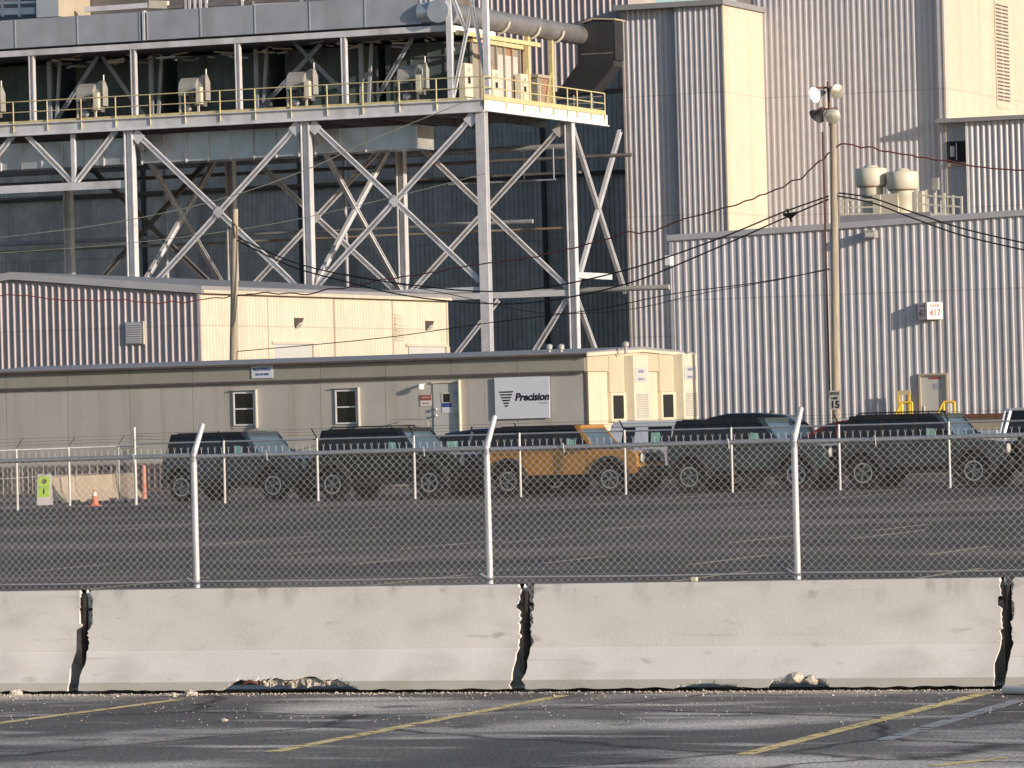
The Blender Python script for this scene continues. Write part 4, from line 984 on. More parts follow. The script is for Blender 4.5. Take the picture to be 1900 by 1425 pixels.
# dark rear wall under the platform
xk0 = onY(-150, 300, YBK).x; xk1 = onY(1180, 300, YBK).x
t = thing('rear_building', 'dark ribbed building in shade behind the steel frame', 'building', ((xk0 + xk1) / 2, YBK, 0))
zk = onY(600, 230, YBK).z + 6
corr(MB(), 'x', YBK, xk0, xk1, 0, zk, pitch=.305, d=.04, flat=.5).build('front_wall', 'siding_dark', t)
MB().box(xk0, xk1, YBK + .06, YBK + 20, 0, zk).build('inner_wall', 'siding_dark', t)
f = MB()
for px in (268, 560, 1012):
    x = onY(px, 400, YBK).x; f.box(x - .12, x + .12, YBK - .2, YBK - .045, 0, zk)
z = onY(600, 345, YBK).z; f.box(xk0, xk1, YBK - .25, YBK - .046, z - .12, z + .12)
f.build('wall_pipes', 'black', t)
# ------------------------------------------------------------------ steel platform
Xa, Xb, Xc = [onY(px, 350, Y1).x for px in (243, 571, 897)]
bay = (Xc - Xa) / 2; Xz = Xa - bay
zdk = onY(897, 184, Y1).z; zdb = zdk - .58
print('steel', Xa, Xb, Xc, 'bay', bay, 'deck', zdk)
t = thing('steel_platform', 'tall galvanised steel frame on columns with cross bracing and a yellow railed deck', 'steel platform', (Xb, Y1 + 6, 0))
def hcol(x, y, z0, z1, w=.40, d=.40, tf=.05, name='column', m_='steel', flip=False, par=None):
    f = MB()
    if not flip:
        f.box(x - w / 2, x - w / 2 + tf, y - d / 2, y + d / 2, z0, z1); f.box(x + w / 2 - tf, x + w / 2, y - d / 2, y + d / 2, z0, z1); f.box(x - w / 2 + tf, x + w / 2 - tf, y - .025, y + .025, z0, z1)
    else:
        f.box(x - w / 2, x + w / 2, y - d / 2, y - d / 2 + tf, z0, z1); f.box(x - w / 2, x + w / 2, y + d / 2 - tf, y + d / 2, z0, z1); f.box(x - .025, x + .025, y - d / 2 + tf, y + d / 2 - tf, z0, z1)
    return f.build(name, m_, par or t)
for x in (Xz, Xa, Xb): hcol(x, Y1, 0, zdb, .44, .44)
hcol(Xc, Y1, 0, zdk - .03, .46, .44, flip=True)
for x in (Xz, Xa, Xb, Xc): hcol(x, Y2, 0, zdb, .42, .42)

def brace(p, q, w=.24, name='brace', m_='steel'):
    f = MB(); p = Vector(p); q = Vector(q); d = (q - p).normalized()
    f.bar(p, q, w, .05); u = d.cross(Vector((0, 1, 0)) if abs(d.y) < .5 else Vector((1, 0, 0))).normalized()
    f.bar(p + u * (w * .0), q + u * (w * .0), .05, w * .8)
    # wide-flange section: two flanges and a web
    g = MB(); side = u * (w / 2 - .02)
    ax = Vector((0, 1, 0)) if abs(d.y) < .5 else Vector((1, 0, 0))
    for s_ in (-1, 1): g.bar(p + side * s_, q + side * s_, w * .8, .035, up=u)
    g.bar(p, q, .03, w - .07, up=u)
    return g.build(name, m_, t)
def gusset(x, y, z, r_=.42):
    MB().prism([(x - r_, z), (x, z - r_), (x + r_, z), (x, z + r_)], 'y', y - .14, y - .11).build('gusset_plate', 'steel', t)
zm = onY(730, 522, Y1).z
zm2 = onY(897, 548, Y1).z
def Xbr(xa, xb, y, z0, z1, w=.24, m_='steel'):
    if m_ == 'steel':
        gusset((xa + xb) / 2, y, (z0 + z1 - .1) / 2, .3); gusset(xa + .5, y, z1 - .35, .38); gusset(xb - .5, y, z1 - .35, .38)
    brace((xa + .3, y, z1 - .1), (xb - .3, y, z0), w, m_=m_); brace((xb - .3, y - .04, z1 - .1), (xa + .3, y - .04, z0), w, m_=m_)
zlow = onY(420, 528, Y1).z
Xbr(Xa, Xb, Y1, zlow - .6, zdb); Xbr(Xb, Xc, Y1, zlow - .3, zdb)
Xbr(Xb, Xc, Y2, onY(765, 545, Y2).z, zdb); Xbr(Xa, Xb, Y2, onY(765, 545, Y2).z, zdb, m_='steel'); Xbr(Xz, Xa, Y2, onY(765, 545, Y2).z, zdb, m_='steel_dark')  # leftmost bay in darker steel: its shadow is put into the colour
def Xbr2(x, ya, yb, z0, z1, w=.24):
    brace((x, ya + .3, z1 - .1), (x, yb - .3, z0), w); brace((x - .04, yb - .3, z1 - .1), (x - .04, ya + .3, z0), w)
for x in (Xa, Xb): Xbr2(x, Y1, Y2, zlow - .4, zdb)
zy3 = yz(1072, 500, Xc)[1]
Xbr2(Xc, Y2, Y3, onX(1090, 540, Xc).z, zdb); 
zl2 = onY(900, 549, Y2).z
for xa, xb, y in ((Xb, Xc, Y2), (Xa, Xb, Y2)):
    f = MB(); f.box(xa + .22, xb - .22, y - .14, y + .14, zl2 - .15, zl2 + .15); f.build('beam', 'steel', t)
f = MB(); f.box(Xb + .22, Xc - .25, Y1 - .1, Y1 + .1, zl2 - .1, zl2 + .12); f.build('beam', 'steel', t)
brace((Xc - .3, Y2, zl2 - .2), (Xb + 3, Y2, 0)); brace((Xb + .3, Y2, zl2 - .2), (Xc - 3, Y2, 0)); brace((Xc - .2, Y1 + 2, zl2 - .5), (Xb + 2, Y1 + 2, 0.2), .2)
brace((Xc, Y2 + .3, zl2 - .2), (Xc, Y3 - .5, 1.0)); zz = yz(1100, 512, Xc)[1]
f = MB(); f.box(Xc - .12, Xc + .12, Y2 + .22, Y3 - 2.4, zz - .15, zz + .15); f.build('beam', 'steel', t)
# left truss
zch = onY(120, 347, Y1).z
f = MB(); f.box(Xz, Xa - .23, Y1 - .14, Y1 + .16, zch - .19, zch + .19); f.build('truss_chord', 'steel', t)
xm = onY(137, 300, Y1).x
brace((onY(50, 262, Y1).x, Y1, zdb), (xm - .1, Y1, zch + .2), .24); brace((onY(216, 262, Y1).x, Y1, zdb), (xm + .1, Y1, zch + .2), .24)
f = MB(); f.box(xm - .1, xm + .1, Y1 - .1, Y1 + .1, zch + .2, zdb); f.build('truss_post', 'steel', t)
brace((onY(24, 262, Y1).x, Y1, zdb), (Xz + .5, Y1, zch + .2), .24)
# deck: fascia beams and plate
XE = Xc + .28; YEnd = yz(1127, 215, XE)[0]; print('deck end', YEnd - Y1)
f = MB(); f.box(Xz - 8, XE - .02, Y1 - .30, Y1 - .22, zdb, zdk); f.box(Xz - 8, XE - .02, Y1 - .42, Y1 - .1, zdb - .04, zdb - .001); f.box(Xz - 8, XE - .03, Y1 - .42, Y1 - .301, zdk - .06, zdk - .01); f.build('front_edge_beam', 'steel', t)
f = MB(); f.box(XE - .08, XE, Y1 - .30, YEnd, zdb + .05, zdk); f.box(XE - .2, XE + .10, Y1 - .2, YEnd, zdb + .0, zdb + .049); f.build('side_edge_beam', 'white', t)
f = MB(); f.box(Xz - 8, XE - .1, Y1 - .2, YEnd, zdk - .12, zdk - .01); f.build('deck_plate', 'steel_dark', t)
f = MB()
x = Xz
while x < XE: f.box(x - .08, x + .08, Y1 - .1, YEnd, zdb + .1, zdk - .13); x += bay / 3
f.build('floor_beams', 'steel_dark', t)
# wedges shaped like the rail posts' light and shadow on the beam, never built
f = MB(); x = Xz
nb = 0
post_x = []
px_list = [-105, -40, 24, 87, 150, 214, 278, 343, 408, 473, 540, 607, 673, 741, 810]
for px in px_list: post_x.append(onY(px, 200, Y1 - .35).x)
for x in post_x:
    f.add([(x + .05, Y1 - .305, zdb + .32), (x + .75, Y1 - .305, zdb + .40), (x + .75, Y1 - .305, zdb + .02), (x - .75, Y1 - .305, zdb + .02)], [(0, 1, 2, 3)])
# railing front
zr1 = zdk + 1.07
yr = Y1 - .34
rl = MB()
for x in post_x: rl.tube([(x, yr, zdk - .42), (x, yr, zr1)], .034, 8)
rl.tube([(Xz - 8, yr, zr1), (XE + .02, yr, zr1)], .030, 8); rl.tube([(Xz - 8, yr, zdk + .55), (XE + .02, yr, zdk + .55)], .026, 8)
rl.box(Xz - 8, Xc - .6, yr + .06, yr + .08, zdk - .0, zdk + .12)
rl.tube([(XE + .02, yr, zdk - .3), (XE + .02, yr, zr1)], .034, 8)
rl.build('front_railing', 'yellow', t)
rl = MB(); xr2 = XE + .05
ys_ = [yz(px, 190, xr2)[0] for px in (940, 972, 1002, 1027, 1053, 1071, 1097, 1122)]
for y in ys_: rl.tube([(xr2, y, zdk - .35), (xr2, y, zr1)], .036, 8)
rl.tube([(xr2, yr, zr1), (xr2, ys_[-1], zr1)], .034, 8); rl.tube([(xr2, yr, zdk + .55), (xr2, ys_[-1], zdk + .55)], .03, 8); rl.box(xr2 - .015, xr2 + .015, yr, ys_[-1], zdk - .02, zdk + .2)
rl.build('side_railing', 'yellow', t)
rl = MB()
for zz in (.3, .6, .9): rl.tube([(XE - 6, ys_[-1] - .3, zdk + zz), (XE, ys_[-1] - .3, zdk + zz)], .03, 6)
for i in range(6): rl.tube([(XE - 5.5 + i, ys_[-1] - .3, zdk), (XE - 5.5 + i, ys_[-1] - .3, zdk + 1.05)], .03, 6)
rl.build('rear_railing', 'machine', t)
# upper storey
Yu = Y1 + 1.0
zub = onY(443, 76, Yu).z
ux = [onY(px, 150, Yu).x for px in (-134, 60, 249, 443, 640)]
for x in ux: hcol(x, Yu, zdk, zub - .12, .26, .26, .05, name='upper_column')
xue = onY(832, 60, Yu).x
f = MB(); f.box(Xz - 8, xue, Yu - .16, Yu + .16, zub - .12, zub + .17); f.build('upper_beam', 'steel', t)
f = MB(); f.box(xue - .18, xue, Yu - .1, Yu + 6, zub - .12, zub + .2); f.build('upper_side_beam', 'white', t)
brace((xue - .1, Yu, zub - .1), (onY(842, 95, Yu).x, Yu, onY(842, 95, Yu).z), .14)
for (pa, pb) in (((182, 105), (105, 222)), ((190, 105), (272, 222)), ((545, 78), (640, 175)), ((595, 82), (480, 205)), ((765, 70), (700, 180))):
    brace(onY(*pa, Yu + 2.2), onY(*pb, Yu + 2.2), .18, m_='duct')
for px in (91, 280, 475, 670):
    a = onY(px, 100, Yu + 3.0); b_ = onY(px + 20, 100, Yu + 3.0); c = onY(px + 4, 215, Yu + 3.0)
    f = MB(); f.bar((a.x, a.y, zub - .2), (a.x, a.y, zdk), .20, .2); f.bar((b_.x, b_.y, zub - .2), (c.x + .3, c.y, zdk + .3), .14, .14); f.build('inner_post', 'duct', t)
# tall bent above the corner
q0 = onY(838, 185, Yu - .3); q1 = onY(905, 172, Yu - .3)
for q in (q0, q1): 
    f = MB(); f.box(q.x - .13, q.x + .13, Yu - .45, Yu - .15, zdk, zdk + 9); f.build('mast_leg', 'steel', t)
for pa, pb in (((830, -30), (866, 60)), ((872, -20), (904, 160)), ((884, -30), (840, 185))): brace(onY(*pa, Yu - .3), onY(*pb, Yu - .3), .16)
f = MB(); f.bar(onY(848, 60, Yu - .1), onY(1000, 84, Yu + 6), .2); f.build('upper_side_tie', 'yellow', t)

# ------------------------------------------------------------------ equipment on the deck
Yh = Y1 + 5.2
Xh = onY(872, 130, Yh).x
f = MB(); zht = zub - .25; yh2 = yz(975, 130, Xh)[0]; print('house depth', yh2 - Yh)
h = thing('filter_housing', 'long weathered filter housing with a rust stained sunlit end on the deck', 'filter housing', (Xb, Yh, zdk))
f = MB(); gaps = [(100, 142), (295, 330), (500, 530), (700, 716)]
edges = [-250] + [e for g in gaps for e in g] + [None]
for i in range(0, len(edges), 2):
    x0 = onY(edges[i], 150, Yh).x; x1 = onY(edges[i + 1], 150, Yh).x if edges[i + 1] is not None else Xh
    f.box(x0, x1, Yh, yh2, zdk, zht)
f.build('casing', 'house', h)
f = MB()
for px in range(-100, 860, 32):
    x = onY(px, 150, Yh).x
    if any(onY(a, 150, Yh).x < x < onY(b_, 150, Yh).x for a, b_ in gaps): continue
    f.box(x - .04, x + .04, Yh - .06, Yh - .001, zdk, zht)
f.build('stiffeners', 'house', h)
f = MB()
for zz in (.78,):
  for i in range(0, len(edges), 2): f.box(onY(edges[i], 150, Yh).x, onY(edges[i + 1], 150, Yh).x if edges[i + 1] is not None else Xh, Yh - .12, Yh - .065, zdk + (zht - zdk) * zz, zdk + (zht - zdk) * zz + .08)
f.build('casing_bands', 'house', h)
f = MB(); f.box(Xh + .001, Xh + .05, Yh, yh2, zdk, zht); f.build('end_panel', 'rust', h)
f = MB(); n_ = 7
for i in range(n_ + 1): y = Yh + (yh2 - Yh) * i / n_; f.box(Xh + .051, Xh + .17, y - .05, y + .05, zdk, zht - .1)
f.build('end_ribs', 'rust', h)
MB().box(Xh + .051, Xh + .08, Yh + (yh2 - Yh) * .47, Yh + (yh2 - Yh) * .83, zdk, zht - .5).build('end_door', 'door_grey', h)
MB().box(Xh - .1, Xh + .25, Yh - .1, yh2 + .1, zht - .1, zht + .1).build('end_cap', 'yellow', h)
rnd = random.Random(9)                    # pipework hanging under the upper beam
hp = thing('hanging_pipework', 'tangle of small rusty pipes hanging under the upper beam', 'pipework', (Xb, Yu + 1.5, zub))
for i in range(60):
    f = MB(); x = onY(rnd.uniform(30, 830), 90, Yu + 1.5).x; zz = zub - rnd.uniform(.2, .6); y = Yu + 1 + rnd.random() * 2
    f.bar((x, y, zz), (x + rnd.uniform(.15, 1.1), y, zz + rnd.uniform(-.1, .1)), rnd.uniform(.03, .09)); f.build('pipe', rnd.choice(['rust', 'duct', 'trim_tan']), hp)
f = MB(); f.box(Xz - 8, xue - .3, Yu + .4, Yh + 4, zub - .05, zub + .1); rf = f.build('upper_floor', 'steel_dark', t)

# switch boxes
for px, py0, py1, yy, lab in ((861, 118, 183, Y1 + 2.2, 'tall white switch box at the front end of the filter housing'), (912, 130, 190, Y1 + 6.0, 'tall white switch box in the middle of the rusty housing end'), (965, 138, 196, Y1 + 9.5, 'tall white switch box at the rear of the rusty housing end')):
    X_ = Xh + .35 if px > 870 else Xh - .0
    p = onX(px, py0, X_); z1 = p.z; z0 = zdk + .3
    b_ = thing('switch_box', lab, 'switch box', (X_, p.y, zdk), 'white switch boxes at the housing end')
    MB().box(X_ - .1, X_ + .25, p.y - .5, p.y + .5, z0, z1).build('cabinet', 'cream', b_, bevel=.02)
    MB().box(X_ + .251, X_ + .26, p.y - .16, p.y + .16, z0 + (z1 - z0) * .45, z0 + (z1 - z0) * .62).build('gauge_window', 'ink', b_)
    MB().box(X_ + .251, X_ + .26, p.y - .13, p.y + .13, z0 + (z1 - z0) * .78, z0 + (z1 - z0) * .88).build('name_plate', 'machine', b_)
    MB().box(X_ - .05, X_ + .2, p.y - .4, p.y + .4, zdk, z0).build('stand', 'cream', b_)
# blower units
def blower(px, py, label, sc=1.0):
    Yq = Y1 + 1.9; p = onY(px, py, Yq); x, z = p.x, zdk + 1.12
    b_ = thing('blower_unit', label, 'blower', (x, Yq, zdk), 'rounded grey blowers along the deck')
    f = MB(); prof = [(-.8, 0), (-.82, .45), (-.68, .78), (-.35, 1.0), (.1, 1.05), (.42, .95), (.62, .6), (.7, 0)]
    f.prism([(Yq + u * .8, z - .10 + v * .9) for u, v in prof], 'x', x - .62, x + .35); f.build('hood', 'machine', b_, bevel=.03)
    f = MB(); f.prism([(Yq - .35, z - .3), (Yq - .45, z + .3), (Yq - .2, z + .85), (Yq + .2, z + .95), (Yq + .5, z + .6), (Yq + .5, z - .3)], 'x', x + .351, x + .60); f.build('motor_end', 'machine', b_)
    MB().box(x + .1, x + .3, Yq - .95, Yq - .7, z - .5, z + .1).build('side_bracket', 'black', b_)
    MB().box(x + .46, x + .74, Yq - .9, Yq - .62, z - .55, z + .30).build('control_box', 'cream', b_, bevel=.02)
    MB().tube([(x + .48, Yq + .3, z + .4), (x + .48, Yq + .3, z + 1.25)], .04, 8).build('stack_pipe', 'galv', b_)
    f = MB(); f.box(x - .55, x + .45, Yq - .4, Yq + .4, z - .6, z - .16); f.build('base_drum', 'steel_dark', b_)
    for dx in (-.6, .38): MB().box(x + dx, x + dx + .09, Yq - .6, Yq - .5, zdk, z - .1).build('leg', 'cream', b_)
    MB().lathe([(.05, 0), (.20, -.05), (.20, -.16), (.06, -.2)], (x - .15, Yq - .45, zdk + .42), axis='y', n=14).build('motor', 'duct_pale', b_)
for px, py, lab in ((-18, 190, 'blower cut off at the left edge of the deck'), (172, 185, 'first full blower from the left on the deck'), (362, 175, 'blower in the second bay of the deck'), (562, 165, 'blower in the third bay of the deck'), (768, 155, 'large blower nearest the rusty housing end')):
    blower(px, py, lab)
# small equipment box right of housing
p = onX(990, 150, Xh + .1)
b_ = thing('pump_cabinet', 'brownish cabinet behind the yellow pipe supports on the deck', 'cabinet', (Xh, p.y, zdk))
MB().box(Xh - 1, Xh + .3, p.y, p.y + 2.2, zdk, zdk + 1.9).build('cabinet', 'rust', b_); MB().box(Xh - 1.1, Xh + .4, p.y - .1, p.y + 2.3, zdk + 1.9, zdk + 2.05).build('lid', 'trim_tan', b_)

# long duct on top
Yd = Yu - .2
z0 = onY(500, 61, Yd).z; z1 = onY(500, 9, Yd).z + .05
def ductseg(pa, pb, label):
    x0 = onY(pa, 40, Yd).x; x1 = onY(pb, 30, Yd).x
    d_ = thing('roof_duct', label, 'duct', ((x0 + x1) / 2, Yd, z0), 'long grey ducts above the platform')
    MB().box(x0, x1, Yd, Yd + 2.4, z0, z1).build('duct_body', 'duct', d_)
    f = MB(); n_ = max(1, int((x1 - x0) / 2.9))
    for i in range(n_ + 1):
        x = x0 + (x1 - x0) * i / n_; x = min(max(x, x0 + .03), x1 - .03); f.box(x - .025, x + .025, Yd - .025, Yd - .001, z0, z1)
    f.build('seams', 'duct_pale', d_)
ductseg(-200, 260, 'left long grey duct above the platform'); ductseg(272, 781, 'right long grey duct above the platform reaching the silver pipe')
x = onY(267, 40, Yd).x; MB().box(x - .07, x + .05, Yd - .05, Yd + .2, z0, z1 + .05).build('duct_strut', 'steel', t)
# upper machinery above the duct
def blk(name, label, cat, pa, pb, Y, dp, m_, side=None):
    x0, z1 = xz(*pa, Y); x1, z0 = xz(*pb, Y)
    d_ = thing(name, label, cat, ((x0 + x1) / 2, Y, z0)); MB().box(x0, x1, Y, Y + dp, z0, z1).build('body', m_, d_)
    if side: MB().box(x1 + .001, x1 + .03, Y + .01, Y + dp, z0, z1).build('sunlit_tone_plate', side, d_)  # separate coloured plate paints the warm sunlit tone on the right face
    return d_
blk('duct_riser', 'pale blue riser duct at the top left', 'duct', (66, -40), (108, 30), Yd + 1.0, 3.5, 'duct_pale', 'trim_tan')
r = thing('top_walkway', 'pale steel walkway girders along the top edge of the picture', 'walkway', (Xa, Yd + 3, z1))
for i, (pa, pb, th) in enumerate((((-60, 24), (66, 20), 12), ((158, 18), (275, 10), 9), ((278, 8), (312, 9), 14), ((312, 13), (470, 5), 6), ((470, 12), (780, -2), 8), ((-60, 8), (66, 4), 4))):
    a = onY(*pa, Yd + 2.6); b2 = onY(*pb, Yd + 2.6); f = MB(); f.bar(a, b2, .25, th / 36); f.build('girder', ['steel', 'steel', 'cream', 'steel_dark', 'steel', 'white'][i], r)
for px in (5, 36, 345, 352, 362, 372, 383, 450, 560, 620, 700):
    a = onY(px, 5, Yd + 2.5); MB().bar((a.x, a.y, a.z - .7), (a.x, a.y, a.z + 1), .12).build('post', 'steel', r)
a = onY(-80, -5, Yd + 4); b2 = onY(800, -5, Yd + 4); f = MB(); f.box(a.x, b2.x, Yd + 4.6, Yd + 9, zub + .6, zub + 5.5); f.build('upper_casing', 'steel_dark', r)

# silver pipe
Xp = onY(815, 22, Y1 + .6).x; pz = onY(812, 21, Y1 + .6).z; yp0 = Y1 + .6; yp1 = yz(1078, 70, Xp)[0]; rr = .50
pp = thing('silver_pipe', 'fat silver pipe running from the long duct back to the black hood', 'pipe', (Xp, yp0, pz))
f = MB(); f.tube([(Xp, yp0 + 1.2, pz), (Xp, yp1 + 1, pz)], rr, 24); f.build('pipe_run', 'pipe', pp)
f = MB(); f.tube([(Xp, yp0 - .2, pz), (Xp, yp0 + 1.3, pz)], rr * 1.12, 24); f.tube([(Xp - .35, yp0 + .3, pz), (Xp - 1.1, yp0 + .4, pz)], rr * 1.02, 24); f.build('pipe_end', 'duct_pale', pp)
f = MB()
for i in range(9): y = yp0 + 1.3 + (yp1 - yp0 - 1.3) * i / 8; f.tube([(Xp, y - .06, pz), (Xp, y + .06, pz)], rr * 1.035, 24)
f.build('pipe_bands', 'pipe', pp)
for px in (925, 982, 1026):
    y = yz(px, 80, Xp)[0]
    f = MB(); f.tube([(Xp + .62 * math.sin(a * .5), y, pz - .62 * math.cos(a * .5)) for a in range(0, 4)], .07, 6)
    f.build('saddle', 'cream', pp)
for px, lab in ((978, 'left yellow pipe support post on the deck'), (1022, 'right yellow pipe support post on the deck')):
    y = yz(px, 100, Xp)[0]; b_ = thing('pipe_support', lab, 'support post', (Xp, y, zdk), 'yellow pipe supports')
    MB().box(Xp - .1, Xp + .12, y - .12, y + .12, zdk, pz - rr - .02).build('post', 'yellow', b_); MB().bar((Xp, y - 1.0, zdk + .1), (Xp, y - .1, zdk + 2.2), .09).build('knee_brace', 'yellow', b_)
# black hood
Yk = yp1 - .3
pts = [(1073, 52), (1098, 38), (1138, 38), (1138, 122), (1098, 172), (1028, 178), (1072, 118)]
P2 = [xz(a, b_, Yk) for a, b_ in pts]
hd = thing('black_hood', 'black sheet metal hood joining the silver pipe to the tower', 'duct', (P2[0][0], Yk, P2[4][1]))
MB().prism(P2, 'y', Yk, Yk + 1.3).build('hood_body', 'hood', hd)
f = MB(); f.prism([xz(1074, 44, Yk - .1), xz(1100, 36, Yk - .1), xz(1141, 37, Yk - .1), xz(1141, 34, Yk - .1), xz(1098, 33, Yk - .1)], 'y', Yk - .1, Yk + 1.4); f.build('hood_lid', 'trim_tan', hd)
f = MB(); z = xz(1100, 100, Yk)[1]; f.box(P2[0][0] + .1, P2[2][0] - .1, Yk - .03, Yk - .001, z - .03, z + .03); f.build('hood_seam', 'steel_dark', hd)
MB().box(P2[2][0] - .03, P2[2][0] + .05, Yk + .02, Yk + 1.2, P2[3][1] + .3, P2[2][1] - .1).build('hood_side', 'black', hd)

# ducts slung under the deck
def uduct(pa, pb, pyt, pyb, label, Yq, lit=True):
    x0 = onY(pa, 280, Yq).x; x1 = onY(pb, 260, Yq).x; mid = (pa + pb) / 2; z1 = onY(mid, pyt, Yq).z; z0 = onY(mid, pyb, Yq).z
    d_ = thing('slung_duct', label, 'duct', ((x0 + x1) / 2, Yq, z0), 'pale ducts slung under the deck')
    MB().box(x0, x1, Yq, Yq + 2, z0, z1).build('duct_body', 'duct_pale', d_)
    f = MB(); n_ = int((x1 - x0) / 1.15)
    for i in range(n_ + 1): x = x0 + .04 + (x1 - x0 - .08) * i / n_; f.box(x - .03, x + .03, Yq - .08, Yq - .001, z0 - .05, z1)
    f.build('duct_ribs', 'steel', d_)
    if lit: MB().box(x1 + .001, x1 + .02, Yq + .1, Yq + 1.9, z0 + .1, z1 - .1).build('end_plate', 'machine', d_)
uduct(-150, 232, 266, 314, 'left pale duct slung under the deck behind the truss', Y1 + 1.2, False)
uduct(262, 556, 243, 296, 'middle pale duct slung under the deck between two columns', Y1 + 1.5, False)
uduct(584, 775, 236, 280, 'right pale duct slung under the deck with an exposed end', Y1 + 1.5)
# pipes and trays in the shaded bay
rnd = random.Random(21)
pg = thing('rack_pipework', 'grey pipes and cable trays running through the shaded bay under the deck', 'pipework', (Xb, Y2 + 3, zdb - 2))
for zz, yy, rr_, m_, x0, x1 in ((-1.0, 3.0, .16, 'duct', Xz - 8, Xc - 1), (-1.55, 3.4, .10, 'steel_dark', Xz - 8, Xc + 2), (-4.6, 5.2, .12, 'duct', Xz - 8, Xb + 5), (-5.0, 5.4, .07, 'rust', Xz - 8, Xc - 2), (-8.2, 5.6, .14, 'machine', Xa, Xc + 3)):
    MB().tube([(x0, Y2 + yy, zdb + zz), (x1, Y2 + yy, zdb + zz)], rr_, 10).build('pipe', m_, pg)
for xq in (Xz + 3, Xa + 4, Xb + 2.5, Xb + 7): MB().tube([(xq, Y2 + 5.3, 0), (xq, Y2 + 5.3, zdb - 1)], .11, 8).build('riser', 'duct', pg)
f = MB(); f.box(Xz - 8, Xc - .5, Y2 + 2.2, Y2 + 2.8, zdb - 2.4, zdb - 2.3); f.build('cable_tray', 'steel_dark', pg)
# cable tray under deck
z = onY(950, 335, Y2).z; f = MB(); f.tube([(Xc - 7, Y2 + 1, z), (Xc - 1.2, Y2 + 1, z)], .05, 6)
for dx in (-1.3, -2.9): f.tube([(Xc + dx, Y2 + 1, z), (Xc + dx, Y2 + 1, z + 1.6)], .035, 6)
tag(f.build('conduit', 'duct'), 'thin grey conduit with two risers under the deck', 'conduit')

# ------------------------------------------------------------------ poles and cables
PL = planeY(1548, 53.5)
def pole_axis(px0, py0, px1, Y): a = onY(px0, py0, Y); return a
base = onY(1551, 800, PL); top = onY(1546, 222, PL)
lp = thing('light_pole', 'tall wooden pole carrying a cluster of floodlights in front of the ribbed hall', 'light pole', (base.x, PL, 0))
MB().tube([(base.x, PL, 0), (base.x + (top.x - base.x) * .5, PL, top.z / 2), (top.x, PL, top.z)], [.165, .145, .115], 16).build('pole_shaft', 'wood', lp)
zt_ = onY(1528, 152, PL).z
f = MB(); f.tube([(top.x - .12, PL, top.z - .2), (top.x - .16, PL, zt_)], .045, 8); f.bar((top.x - .6, PL - .05, onY(1520, 163, PL).z), (top.x + .1, PL + .2, onY(1520, 163, PL).z), .07); f.bar((top.x - .55, PL, onY(1520, 203, PL).z), (top.x + .15, PL, onY(1520, 203, PL).z), .07); f.build('lamp_bracket', 'rusty', lp)
f = MB(); f.box(base.x - .21, base.x - .16, PL - .06, PL + .02, 2.6, top.z - .4); f.build('cable_conduit', 'rusty', lp)
def flood(px, py, aim, lit, label, r_=.30):
    c = onY(px, py, PL - .15); a = Vector(aim).normalized()
    b_ = thing('floodlight', label, 'floodlight', tuple(c), 'floodlights on the light pole')
    b_.rotation_euler = a.to_track_quat('Z', 'Y').to_euler()
    f = MB(); f.lathe([(.05, -.42), (.09, -.40), (.11, -.25), (.2, -.13), (r_ - .02, -.02), (r_, .0), (r_ - .015, .012)], (0, 0, 0), n=20); f.build('reflector', 'black' if lit == 2 else 'galv', b_, local=True)
    MB().lathe([(r_ - .02, .013), (r_ * .7, .04), (.02, .06)], (0, 0, 0), n=20).build('lens', {0: 'lamp_refl', 1: 'lamp_lit', 2: 'hood'}[lit], b_, local=True)
    f = MB(); f.tube([(-r_ - .02, 0, -.1), (-r_ * .9, 0, -.3), (0, 0, -.48), (r_ * .9, 0, -.3), (r_ + .02, 0, -.1)], .018, 6); f.build('yoke', 'rusty', b_, local=True)
flood(1512, 176, (-.6, -.8, -.25), 1, 'lit upper left floodlight glowing white on the pole')
flood(1553, 170, (.75, -.6, -.25), 0, 'unlit upper right floodlight on the pole', .27)
flood(1515, 216, (-.7, .35, -.62), 2, 'lower left floodlight seen from behind as a dark shell')
flood(1545, 216, (.35, -.9, -.15), 0, 'unlit lower right floodlight facing the camera', .27)
# speed limit sign
x0, z1 = xz(1539, 725, PL - .25); x1, z0 = xz(1560, 760, PL - .25)
b_ = thing('speed_limit_sign', 'white speed limit 15 sign on the light pole', 'sign', ((x0 + x1) / 2, PL - .2, z0))
MB().box(x0, x1, PL - .26, PL - .245, z0, z1).build('sign_board', 'door_grey', b_)
cx = (x0 + x1) / 2
text('speed_word', 'SPEED', .15, (cx, PL - .264, z1 - .11), (1, 0, 0), (0, 0, 1), 'ink', b_, sx=.8, bold=.002)
text('limit_word', 'LIMIT', .13, (cx, PL - .264, z1 - .27), (1, 0, 0), (0, 0, 1), 'ink', b_, sx=.8, bold=.002)
text('speed_number', '15', .34, (cx, PL - .264, z0 + .17), (1, 0, 0), (0, 0, 1), 'ink', b_, bold=.012)
MB().box(cx - .1, cx + .1, PL - .244, PL - .15, z0 + .1, z1 - .1).build('bracket', 'machine', b_)
# second pole
PW = planeY(435, 48); a = onY(427, 700, PW); b2 = onY(436, 388, PW)
wp = thing('utility_pole', 'bare weathered utility pole standing between the trailer and the shed', 'utility pole', (a.x, PW, 0))
MB().tube([(a.x, PW, 0), ((a.x + b2.x) / 2, PW, b2.z / 2), (b2.x, PW, b2.z)], [.19, .165, .12], 14).build('pole_shaft', 'wood', wp)
f = MB(); f.tube([(b2.x, PW - .15, b2.z - .55), (b2.x + .15, PW - .2, b2.z - .7), (b2.x + .12, PW - .15, b2.z - 1.1)], .03, 6); f.build('cable_clamp', 'rusty', wp)
